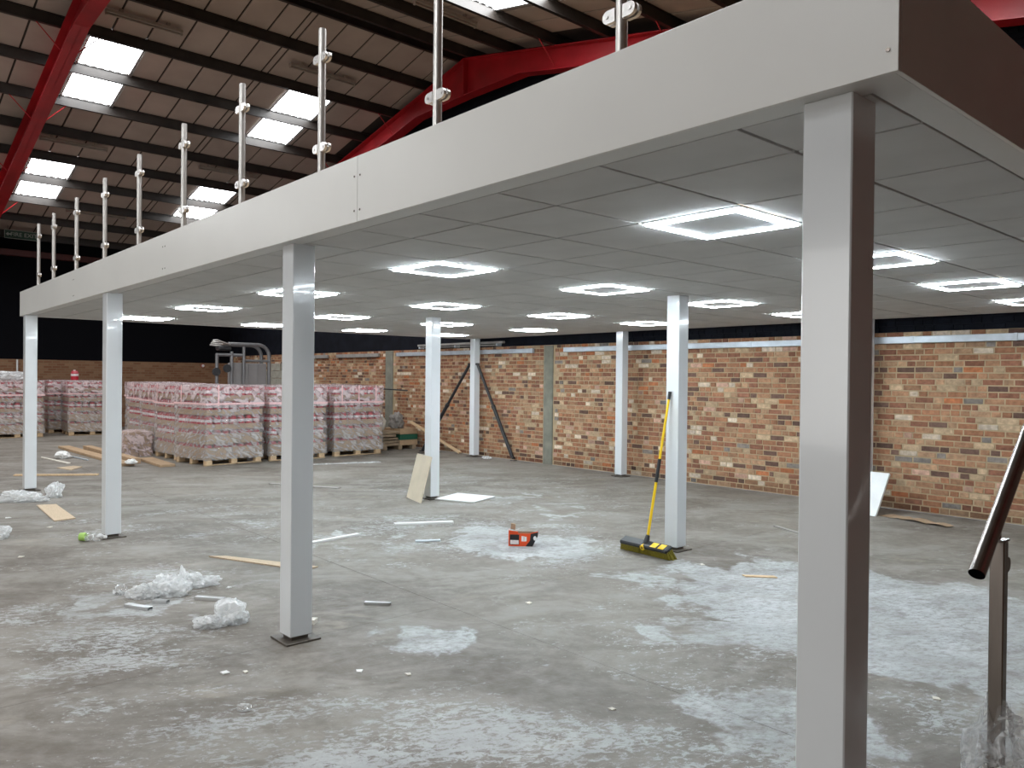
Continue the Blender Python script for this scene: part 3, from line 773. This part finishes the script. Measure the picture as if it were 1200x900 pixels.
pallet('wrapped_pallet', -18.2, 3.0, RZ(0), 'wrapped pallet of tins deep in the block of stacks', seed=13)
# half-height wrapped carton stack
hp = thing('carton_stack', 'half height carton stack in film beside the long brown boards', 'carton stack', (-15.0, 1.545, 0), RZ(0))
for k in range(3):
    for yy in (-.125, .125): MB().bbox(-.42, .42, yy-.12, yy+.12, .002+.16*k, .155+.16*k, .006).build('carton', M_CARD, hp)
shell(.53, .88, .003, .5, .015, 30, True).build('stretch_film', M_FILMTOP, hp)
# white paper label on the right-hand middle pallet
# lone tin and sheet on far pallets
t = thing('red_tin', 'red and white tin standing alone on a far wrapped pallet', 'tin', (-21.55, 1.9, 1.475))
o = link('tin_body', me_tin, t); o.scale = (1.35, 1.35, 1.25)
MB().tube([(-.03, 0, .249), (-.03, 0, .27)], .03, 10).build('cap', M_WHITE, t)
crumple('plastic_sheet', (-21.6, .35, 1.478), (.42, .48, .18), 0, M_BAG, 'pale crumpled plastic sheet lying on the leftmost far pallet', 'plastic sheet', seed=21, amp=.4)
tag(MB().tube([(WX+.03, 1.02, 0), (WX+.03, 1.02, 2.04)], .025, 8).build('wall_pipe', M_WHITE), 'thin white vertical pipe on the far brick wall', 'pipe')
al = thing('alarm_sounder', 'small red and white alarm on the far brick wall left of the machine', 'alarm', (WX, 6.33, 1.95))
MB().tube([(.0, 0, 0), (.05, 0, 0)], .06, 12).build('back_box', M_TINRED, al); MB().tube([(.05, 0, 0), (.08, 0, 0)], [.05, .03], 12).build('lens', M_WHITE, al)

# ------------------------------------------------------------------ grey gym machine behind the pallets
gm = thing('gym_machine', 'grey tubular gym machine with a panelled weight shroud standing behind the pallets', 'gym machine', (-15.5, 4.0, 0))
def arc_frame(xo):
    pts = [(xo, -.38, 2.35), (xo, .33, 2.35)]
    for k in range(1, 7):
        a = math.pi/2*k/6; pts.append((xo, .33+.26*math.sin(a), 2.35-.26*(1-math.cos(a))))
    pts.append((xo, .59, 0.02)); return pts
for xo in (.18, -.25): MB().tube(arc_frame(xo), .042, 10).build('arched_frame', M_GREYM, gm)
for yy, z1, r in ((-.02, 2.30, .035), (-.30, 2.18, .038), (-.63, 2.12, .036)):
    MB().tube([(.2, yy, .02), (.2, yy, z1)], r, 10).build('upright', M_GREYM, gm)
MB().tube([(.2, -.65, 2.10), (.2, -.05, 2.10)], .036, 10).build('cross_bar', M_GREYM, gm)
MB().tube([(.2, 0, 1.98), (.2, .57, 1.98)], .03, 10).build('cross_bar', M_GREYM, gm)
sh = MB(); sh.bbox(-.12, .15, -.27, .55, .06, 1.93, .02); sp = sh.build('weight_shroud', M_SHROUD, gm)
for yy in (.12, .32): MB().bbox(.148, .162, yy-.01, yy+.01, .1, 1.9, .003).build('shroud_rib', M_SHROUD, sp)
for yy, zz in ((-.66, 1.72), (-.42, 1.80)): MB().tube([(.23, yy, zz), (.27, yy, zz)], .09, 16).build('pulley', M_RUBBER, gm)
for k in range(4):
    MB().tube([(.1+.05*k, -.35, 2.33), (.12+.06*k, -.62-.05*(k % 2), 2.30+.04*k), (.12+.06*k, -.76, 2.32+.03*k)], .018, 8).build('grip_arm', M_STEEL, gm)
MB().bbox(0, .22, -.6, -.3, 2.2, 2.3, .03).build('pad', M_RUBBER, gm)
MB().bbox(-.3, .3, -.7, .65, 0, .06, .01).build('base_frame', M_GREYM, gm)
# block wall
bw = thing('block_wall', 'short run of bare concrete blocks with a broken top beside the gym machine', 'block wall', (-20.4, 7.13, 0))
me_blk = MB().bbox(-.22, .22, -.05, .05, 0, .215, .004).mesh('block', M_BLOCK)
for r in range(9):
    for c in range(6):
        if r == 8 and c in (1, 4): continue
        link('block', me_blk, bw, (-1.2+.45*c+(.1 if r % 2 else -.1), 0, .225*r+.002))

# ------------------------------------------------------------------ timber pile, sacks, props
tp = thing('timber_pile', 'low pile of weathered timber boards by the brick wall', 'timber pile', (-13.25, 6.62, 0))
for yy in (-.38, .02, .40): MB().bbox(-.35, .35, yy-.05, yy+.05, 0, .09, .004).build('bearer', M_OLDWOOD, tp)
for k in range(6):
    wob = random.uniform(-.05, .05)
    T = Matrix.Rotation(random.uniform(-.07, .07), 4, 'Z')
    if k < 5:
        MB().bbox(-.38+wob, .30+wob+random.uniform(0, .1), -.50, -.03+random.uniform(-.06, .08), .091+.068*k, .091+.068*k+random.uniform(.04, .064), .004, 0, T).build('board', M_OLDWOOD, tp)
for k in range(3): MB().bbox(-.42, .34, .02, .50, .091+.125*k, .211+.125*k, .004).build('board', M_FIBRE if k != 1 else M_GREEN, tp)
crumple('rubble_sack', (-13.30, 6.33, .445), (.12, .13, .33), .3, M_OFFW, 'pale rubble sack on the timber pile next to the end pallet', 'sack', seed=31, amp=.3, sub=3)
crumple('rubble_sack', (-13.22, 6.74, .470), (.16, .14, .32), 1.1, M_STONE, 'dark grey rubble sack on the timber pile', 'sack', seed=32, amp=.35, sub=3)
T0 = Vector((-12.9, 6.98, .66)); T1 = Vector((-11.9, 7.16, .035))
def plank(name, p0, p1, wid, th, m, label, cat='board', upv=None, flat=True, parent=None, z_add=0):
    p0, p1 = Vector(p0), Vector(p1); d = (p1-p0); ln = d.length; d.normalize()
    s_ = d.cross(Vector((0, 0, 1))).normalized(); n = s_.cross(d)
    Tm = Matrix(((d.x, s_.x, n.x, p0.x), (d.y, s_.y, n.y, p0.y), (d.z, s_.z, n.z, p0.z+z_add), (0, 0, 0, 1)))
    o = MB().bbox(0, ln, -wid/2, wid/2, 0, th, min(.003, th*.3)).build(name, m, parent)
    o.matrix_world = Tm
    if label: tag(o, label, cat)
    return o
plank('plank', (-12.95, 6.95, .60), (-11.35, 7.15, .002), .09, .035, M_PINE, 'pale plank sloping from the timber pile down to the floor', 'plank')
tag(MB().tube([(-14.6, 6.3, 1.40), (-13.35, 7.12, 1.33)], .016, 8).build('black_rod', M_DARKGLOSS), 'thin black rod sticking out over the end pallet', 'rod')
def prop(top, foot, label):
    top, foot = Vector(top), Vector(foot); root = thing('raking_prop', label, 'prop', foot, 0, 'black raking braces at the back column')
    v = top-foot; m_ = v*.97
    MB().tube([v*.03, v*.55], .038, 12).build('outer_tube', M_DARKGLOSS, root); MB().tube([v*.5, v], .030, 12).build('inner_tube', M_DARKGLOSS, root)
    MB().tube([v*.53, v*.56], .046, 12).build('collar', M_DARKGLOSS, root)
    MB().bbox(-.05, .05, -.05, .05, 0, .012, .002).build('foot_plate', M_DARKGLOSS, root)
    MB().tube([(0, -.035, .05), (0, .035, .05)], .02, 8).build('pivot', M_DARKGLOSS, root)
    MB().tube([v-Vector((0, .04, 0)), v+Vector((0, .04, 0))], .022, 8).build('head_pivot', M_DARKGLOSS, root)
prop((-10.81, 6.97, 1.93), (-11.95, 6.55, 0), 'black raking brace left of the back column, its foot behind the cream board')
prop((-10.59, 7.0, 1.93), (-9.60, 7.15, 0), 'black raking brace on the right of the back column, its foot by the brick wall')
bt = thing('wall_batten', 'grey unlit batten fitting on the black band behind the braced column', 'light fitting', (-11.4, 7.12, 2.32))
MB().bbox(-1.5, 1.5, -.04, .04, .03, .075, .005).build('housing', M_TRUNKDULL, bt); MB().tube([(-1.45, 0, 0), (1.3, 0, 0)], .013, 8).build('lamp_tube', M_TRUNKDULL, bt)
for xx in (-1.45, -.1, 1.3): MB().bbox(xx-.02, xx+.02, -.03, .1, -.02, .04, .003).build('bracket', M_TRUNK, bt)

# fire exit sign
es = thing('fire_exit_sign', 'green FIRE EXIT sign with arrow hanging at the eaves on the left', 'sign', (-23.45, .98, 5.50))
MB().bbox(-.012, .012, -.43, .43, -.12, .12, .003).build('panel', M_SIGN, es)
mb = MB()
for z0, z1 in ((-.12, -.108), (.108, .12)): mb.box(.0125, .0145, -.43, .43, z0, z1)
for y0, y1 in ((-.43, -.418), (.418, .43)): mb.box(.0125, .0145, y0, y1, -.108, .108)
mb.build('border', M_SIGNW, es)
def text(s, size, parent, loc, m, name='lettering', rot=(math.pi/2, 0, math.pi/2), ext=.001):
    c = bpy.data.curves.new(name, 'FONT'); c.body = s; c.size = size; c.align_x = 'CENTER'; c.align_y = 'CENTER'; c.extrude = ext; c.resolution_u = 3
    o = bpy.data.objects.new('t', c); COL.objects.link(o); dg = bpy.context.evaluated_depsgraph_get()
    me = bpy.data.meshes.new_from_object(o.evaluated_get(dg)); bpy.data.objects.remove(o); me.materials.clear(); me.materials.append(m)
    q = link(name, me, parent, loc); q.rotation_euler = rot; return q
text('FIRE EXIT', .155, es, (.0135, .035, 0), M_SIGNW)
MB().prism([(-.40, 0), (-.335, .055), (-.335, .018), (-.27, .018), (-.27, -.018), (-.335, -.018), (-.335, -.055)], .0125, .0145, 'x').build('arrow', M_SIGNW, es)
MB().box(.0125, .0145, .335, .405, -.075, .075).build('pictogram', M_SIGNW, es)
for yy in (-.35, .35): MB().tube([(0, yy, .12), (0, yy, .36)], .005, 6).build('hanger', M_PURLIN, es)

# ------------------------------------------------------------------ BROOM
br = thing('broom', 'yellow handled push broom leaning on a white column', 'broom', (-2.625, 2.655, 0), RZ(-3))
mb = MB(); T = Matrix.Translation((0, 0, .012)) @ Matrix.Rotation(RZ(24), 4, 'X')
mb.bbox(-.29, .29, -.052, .052, .070, .112, .012, 0, T); head = mb.build('head', M_RUBBER, br)
mb = MB()
for k in range(40):
    x = -.28+.56*k/39
    for yy in (-.03, -.01, .01, .03):
        lean = random.uniform(-.01, .01); sp_ = (x*.06)
        mb.add([T @ Vector((x-.006, yy-.006, .08)), T @ Vector((x+.006, yy-.006, .08)), T @ Vector((x+.006, yy+.006, .08)), T @ Vector((x-.006, yy+.006, .08)),
                (x+sp_+lean-.008, yy*1.4+.0, .001), (x+sp_+lean+.008, yy*1.4+.0, .001), (x+sp_+lean+.008, yy*1.4+.016, .001), (x+sp_+lean-.008, yy*1.4+.016, .001)],
               [(0, 1, 5, 4), (1, 2, 6, 5), (2, 3, 7, 6), (3, 0, 4, 7), (4, 5, 6, 7)])
o = mb.build('bristles', M_BRIST, br); o['kind'] = 'stuff'
hb = Vector((0, -.01, .14)); ht = Vector((.015, .258, 1.47)); hd = (ht-hb)
MB().tube([hb, hb+hd*.42], .0135, 12).build('handle', M_YEL, br)
MB().tube([hb+hd*.55, ht], .0125, 12).build('handle', M_YEL, br)
MB().tube([hb+hd*.40, hb+hd*.565], .0165, 12).build('locking_collar', M_RUBBER, br)
MB().tube([ht-hd*.01, ht+hd*.045], [.0155, .0165], 12).build('end_grip', M_RUBBER, br)
MB().tube([Vector((0, -.03, .105)), hb+hd*.03], [.032, .02], 12).build('socket', M_RUBBER, br)
kn = MB().tube([Vector((0, -.085, .070)), Vector((0, -.05, .085))], .026, 14).build('adjusting_knob', M_YEL, br)
MB().tube([Vector((0, -.088, .069)), Vector((0, -.084, .0705))], .008, 8).build('knob_hub', M_RUBBER, kn)
for x0, x1 in ((.09, .16), (.185, .25)): MB().box(x0, x1, -.042, .030, .1122, .1135, 0, T).build('sticker', M_YEL, br)
# ------------------------------------------------------------------ ORANGE BOX
ob = thing('open_carton', 'small open orange and black printed carton on the floor', 'carton', (-3.76, 2.10, 0), RZ(103))
Wd = .27; th = .003
# local x along the front face (to the right in the view), y away from the viewer
ob.rotation_euler = (0, 0, YAW-RZ(4)); ob.scale = (.56, 1, 1)
ob.location = tuple(on_floor((613.5, 638.5)))[:2]+(0,)
mb = MB()
prof_f = [(-.27, 0), (.17, 0), (.27, .11), (.27, .15), (.10, .125), (-.09, .125), (-.10, .145), (-.27, .155)]
prof_f = [(a*.95, b_) for a, b_ in prof_f]
mb.prism(prof_f, -.07, -.067, 'y'); mb.build('front_panel', M_ORANGE, ob)
MB().prism([(-.25, 0), (.17, 0), (.25, .10), (.25, .12), (-.25, .12)], .067, .07, 'y').build('back_panel', M_CARD, ob)
MB().box(-.2565, -.2535, -.067, .067, 0, .15).build('side_panel', M_TINRED, ob)
MB().prism([(.165, 0), (.2565, .11), (.2565, .14), (.2535, .14), (.2535, .111), (.162, .003)], -.067, .067, 'y').build('side_panel', M_BLKPR, ob)
MB().box(-.25, .16, -.067, .067, .0005, .003).build('base', M_CARD, ob)
MB().prism([(.04, .001), (.16, .001), (.255, .105), (.255, .142), (.13, .124), (.12, .06)], -.0722, -.0702, 'y').build('black_print', M_BLKPR, ob)
MB().box(-.235, -.07, -.0722, -.0702, .015, .115).build('label_print', M_BLKPR, ob)
MB().box(-.225, -.078, -.0732, -.0724, .02, .060).build('label_print', M_TINLAB, ob)
mb = MB()
for k, (a, b_, c, d) in enumerate(((-.03, .0, .06, .10), (.005, .02, .06, .10), (.025, .06, .055, .095), (-.03, .055, .05, .058))): mb.box(a, b_, -.0722, -.0704, c, d)
mb.build('white_print', M_WHITE, ob)
MB().prism([(.205+.028*math.cos(2*math.pi*k/14), .082+.022*math.sin(2*math.pi*k/14)) for k in range(14)], -.0735, -.0724, 'y').build('round_print', M_WHITE, ob)
MB().box(-.25, -.17, .03, .066, .12, .175, 0, Matrix.Rotation(.12, 4, 'Y')).build('flap', M_CARD, ob)

# ------------------------------------------------------------------ panels
def quad_panel(name, pts, th, m, label, cat, m2=None):
    """slab from four corner points (bottom pair, top pair), thickened along its normal away from the viewer"""
    a, b_, c, d = [Vector(p) for p in pts]; n = (b_-a).cross(d-a).normalized()
    if n.dot(CAM-a) > 0: n = -n
    vs = [a, b_, c, d]+[p+n*th for p in (a, b_, c, d)]
    org = (a+b_)/2; vs = [v-org for v in vs]
    mb = MB(); mb.add(vs, [(0, 1, 2, 3), (7, 6, 5, 4), (0, 4, 5, 1), (1, 5, 6, 2), (2, 6, 7, 3), (3, 7, 4, 0)])
    o = mb.build(name, m); o.location = org; return tag(o, label, cat)
lp = quad_panel('cream_board', [(-6.905, 2.80, .002), (-6.37, 2.66, .002), (-6.345, 2.815, .60), (-6.88, 2.955, .60)], .012, M_CREAM, 'cream board leaning against the middle white column', 'panel')
quad_panel('white_sheet', [(-2.72, 6.47, .012), (-2.165, 6.47, .002), (-2.165, 6.86, .50), (-2.72, 6.86, .50)], .035, M_WHITE, 'white panel leaning by the brick wall behind the foreground column', 'panel')
ct = MB(); ct.bbox(-.3, .3, -.3, .3, 0, .015, .003); o = ct.build('ceiling_tile', M_WHITE); o.location = (-6.335, 3.375, .004); o.rotation_euler = (RZ(0), 0, RZ(22)); tag(o, 'white ceiling tile lying flat on the floor beside a column', 'tile')
# cardboard strip by the wall
mb = MB(); nn = 14; vs = []; fs = []
for k in range(nn+1):
    u = k/nn; p = Vector((-2.12, 6.66, 0)).lerp(Vector((-1.30, 6.42, 0)), u); h = .004+.022*abs(math.sin(u*9))*(u > .25)
    for s_ in (-1, 1):
        wv = .12*(1-.5*u); q = p+Vector((.28, .96, 0))*s_*wv; vs += [(q.x, q.y, h), (q.x, q.y, h+.004)]
for k in range(nn):
    i = 4*k; fs += [(i+1, i+3, i+7, i+5), (i, i+4, i+6, i+2), (i, i+1, i+5, i+4), (i+2, i+6, i+7, i+3)]
fs += [(0, 2, 3, 1), (4*nn, 4*nn+1, 4*nn+3, 4*nn+2)]
mb.add(vs, fs); tag(mb.build('cardboard_strip', M_CARD), 'torn wavy cardboard strip on the floor by the brick wall', 'cardboard')

# ------------------------------------------------------------------ boards and offcuts
def flat(name, poly, th, m, label, cat, z=0.0):
    cx = sum(p[0] for p in poly)/len(poly); cy = sum(p[1] for p in poly)/len(poly)
    o = MB().prism([(a-cx, b_-cy) for a, b_ in poly], 0, th).build(name, m); o.location = (cx, cy, z+.001); return tag(o, label, cat)
flat('plywood_offcut', [(-9.12, -1.19), (-9.05, -.99), (-7.86, -1.03), (-7.82, -1.25)], .012, M_PLY, 'rectangular plywood offcut on the floor between the two left columns', 'board')
flat('lath', [(-12.66, -.86), (-12.56, -.90), (-11.86, .14), (-11.96, .20)], .02, M_PINE, 'long thin pale lath on the floor behind the leftmost column', 'lath')
flat('hardboard_offcut', [(-13.35, -.13), (-13.5, .16), (-13.25, .24), (-12.85, -.02)], .01, M_PLY, 'diamond shaped orange brown hardboard offcut on the floor', 'board')
flat('white_lath', [(-15.5, .02), (-15.4, .0), (-13.95, .16), (-14.0, .22)], .015, M_OFFW, 'short off-white lath lying by the far left floor debris', 'lath')
tag(MB().tube([(-15.6, .45, .015), (-14.35, .58, .015)], .014, 8).build('conduit_offcut', M_TRUNK), 'thin grey conduit offcut on the floor by the far debris', 'conduit')
def tape_end(p): pass
plank('long_board', (-17.4, .80, .002), (-12.98, .92, .002), .22, .05, M_FIBRE, 'long brown board lying nearest on the floor in front of the pallets', 'board')
plank('long_board', (-16.6, 1.08, .002), (-13.3, 1.14, .002), .16, .10, M_FIBRE, 'long brown board lying behind the nearest one on the floor', 'board')
plank('long_board', (-13.9, 1.47, .002), (-12.42, 1.42, .002), .26, .045, M_FIBRE, 'wide brown board with pale edge in front of the angled pallet', 'board')
crumple('tape_scrap', (-12.9, .95, .053), (.10, .08, .07), 0, M_WHITE, 'white scrap on the end of the nearest long board', 'scrap', seed=41, sub=3)
crumple('paper_scrap', (-15.1, .32, .001), (.13, .12, .12), 0, M_WHITE, 'crumpled white paper scrap on the far left floor', 'scrap', seed=42, sub=3)
flat('plywood_strip', [(-5.06, -.56), (-4.98, -.44), (-4.10, .02), (-4.05, -.12)], .01, M_PLY, 'thin plywood strip on the floor disappearing behind the base plate column', 'board')
flat('white_trim', [(-5.02, .36), (-4.97, .40), (-5.06, 1.0), (-5.11, .98)], .02, M_WHITE, 'white trim strip on the floor right of the base plate column', 'trim strip')
flat('white_trim', [(-5.36, 1.60), (-5.29, 1.57), (-4.99, 2.16), (-5.06, 2.19)], .02, M_WHITE, 'longest white trim strip on the floor below the cream panel', 'trim strip')
flat('trim_offcut', [(-4.47, 1.28), (-4.42, 1.25), (-4.30, 1.47), (-4.35, 1.50)], .012, M_TRUNK, 'short grey trim offcut on the floor left of the orange carton', 'trim strip')
def channel(name, p0, p1, wid, h, m, label):
    p0, p1 = Vector(p0), Vector(p1); d = (p1-p0).normalized(); s_ = Vector((-d.y, d.x, 0)); ln = (p1-p0).length
    Tm = Matrix(((d.x, s_.x, 0, p0.x), (d.y, s_.y, 0, p0.y), (0, 0, 1, .001), (0, 0, 0, 1)))
    mb = MB(); mb.box(0, ln, -wid/2, wid/2, h-.0015, h); mb.box(0, ln, -wid/2, -wid/2+.0015, 0, h-.0015); mb.box(0, ln, wid/2-.0015, wid/2, 0, h-.0015)
    o = mb.build(name, m); o.matrix_world = Tm; return tag(o, label, 'metal offcut')
channel('metal_offcut', (-2.90, -.235, 0), (-2.76, -.105, 0), .035, .018, M_ALUB, 'small bright metal channel offcut on open floor left of centre')
channel('metal_offcut', (-3.80, -1.12, 0), (-3.62, -.98, 0), .045, .02, M_ALUB, 'metal channel offcut between the two crumpled plastic bags')
channel('metal_offcut', (-3.92, -1.56, 0), (-3.72, -1.46, 0), .045, .02, M_ALUB, 'metal channel offcut poking from under the long plastic bag')
channel('metal_offcut', (-3.90, -1.38, 0), (-3.82, -1.31, 0), .05, .02, M_ALUB, 'shiny metal offcut at the near edge of the long plastic bag')
wc_ = on_floor((357, 733)); flat('wood_chip', [(wc_.x-.07, wc_.y-.03), (wc_.x+.03, wc_.y+.05), (wc_.x-.01, wc_.y+.10), (wc_.x-.12, wc_.y+.0)], .03, M_OFFW, 'pale wood block just behind the base plate column', 'offcut')
flat('cream_lath', [(-1.61, 2.64), (-1.56, 2.62), (-1.37, 2.79), (-1.42, 2.82)], .008, M_PINE, 'short cream lath on the floor left of the foreground column', 'lath')
flat('dark_strip', [(-2.60, 4.86), (-2.57, 4.90), (-2.20, 4.74), (-2.23, 4.70)], .012, M_TRUNKDULL, 'dark metal strip on the floor beside the foreground column', 'metal strip')
flat('dark_strip', [(-9.3, 1.95), (-9.25, 1.88), (-8.2, 2.45), (-8.25, 2.55)], .012, M_TRUNKDULL, 'dark flat strip on the floor in front of the pallets', 'metal strip')
crumple('blister_pack', (-1.71, -1.62, .001), (.035, .022, .03), .9, M_CLEAR, 'small clear plastic pack alone on the near floor', 'packaging', seed=44, sub=3, amp=.2)
chips = [((420, 787), 'flat white chip on the near floor left of the pale patch'), ((479, 791), 'white chip on the near floor beside the pale patch'), ((717, 832), 'white chip on the near floor left of the foreground column'), ((264, 789), 'cream chip on the floor below the base plate column'), ((288, 788), 'white chip right of the cream one below the base plate column'),
         ((620, 707), 'thin white sliver on the floor below the orange carton'), ((268, 689), 'white chip on the floor right of the long plastic bag'), ((823, 662), 'white chip on the floor by the broom column'), ((24, 653), 'white chip on the far left floor'), ((9, 607), 'pale chip left of the plywood offcut'), ((58, 618), 'pale chip below the plywood offcut'), ((1097, 819), 'white chip on the floor left of the handrail post')]
for k, (q, lab) in enumerate(chips):
    p = on_floor(q); s_ = random.uniform(.010, .018)*(1+.12*(p-CAM).length)
    a = random.uniform(0, 3); poly = [(p.x+s_*math.cos(a+i*1.57+random.uniform(-.3, .3))*random.uniform(.7, 1.3), p.y+s_*math.sin(a+i*1.57)*random.uniform(.6, 1.2)) for i in range(4)]
    flat('plaster_chip', poly, .006, M_OFFW if k % 3 else M_WHITE, lab, 'chip')
# plastic bags: each one is a single sheet, lumped from several crumples
def bag(label, lumps, m):
    base = Vector(lumps[0][0]); vs = []; fs = []
    for k, (loc, size, rz, seed) in enumerate(lumps):
        me = crumple('plastic_bag', None, size, 0, m, '', seed=seed, amp=.62, freq=1.7, sub=4, build_only=True)
        T = Matrix.Translation(Vector(loc)-base) @ Matrix.Rotation(rz, 4, 'Z'); o0 = len(vs)
        vs += [tuple(T @ v.co) for v in me.vertices]; fs += [tuple(i+o0 for i in p.vertices) for p in me.polygons]
    me = bpy.data.meshes.new('plastic_bag'); me.from_pydata(vs, [], fs); me.materials.append(m)
    o = link('plastic_bag', me, None, tuple(base)); return tag(o, label, 'plastic bag')
bag('white plastic bag lying flat at the foot of the leftmost column', [((-9.62, -1.28, 0), (.24, .10, .11), RZ(52), 1)], M_BAG)
bag('upright white plastic bag to the right of the leftmost column', [((-9.78, -.87, 0), (.085, .075, .17), RZ(20), 12)], M_BAG)
bag('white plastic bag cut by the left frame edge', [((-7.2, -1.90, 0), (.12, .08, .11), RZ(40), 3)], M_BAG)
bag('long crumpled clear plastic bag on the floor left of the base plate column', [((-4.02, -1.24, 0), (.13, .065, .125), RZ(52), 14), ((-4.14, -1.02, 0), (.13, .05, .085), RZ(60), 8), ((-4.14, -1.09, 0), (.03, .03, .14), 0, 18), ((-4.07, -1.41, 0), (.08, .045, .08), RZ(52), 9)], M_BAG)
bag('white crumpled plastic bag in front of the base plate column', [((-3.10, -1.13, 0), (.095, .08, .125), RZ(30), 10), ((-3.10, -1.27, 0), (.09, .055, .06), RZ(52), 11)], M_BAG)
crumple('plastic_scrap', (-4.30, -1.50, 0), (.06, .045, .06), 0, M_CLEAR, 'small clear plastic scrap left of the long plastic bag', 'plastic scrap', seed=13, sub=3)
crumple('plastic_scrap', (-10.2, 6.95, 0), (.12, .05, .05), 0, M_BAG, 'white plastic scrap at the wall beside the braced column', 'plastic scrap', seed=15, sub=3)
flat('film_strip', [(-11.35, 3.65), (-11.25, 3.55), (-10.85, 4.85), (-11.0, 4.9)], .01, M_BAG, 'strip of pale film on the floor before the end pallet', 'film')
# crushed bottle
bo = thing('plastic_bottle', 'crushed clear plastic bottle with a green label at the foot of a column', 'bottle', (-6.46, -1.22, .045), RZ(50))
MB().tube([(-.02, 0, 0), (.04, .0, .004), (.09, .004, -.006), (.13, 0, .0), (.155, 0, 0)], [.042, .036, .042, .03, .014], 12).build('body', M_CLEAR, bo)
MB().tube([(-.08, 0, 0), (-.02, 0, 0)], [.04, .043], 12).build('label', M_BOTGREEN, bo)
MB().tube([(.153, 0, 0), (.175, 0, 0)], .015, 10).build('cap', M_WHITE, bo)
bpy.context.view_layer.update()
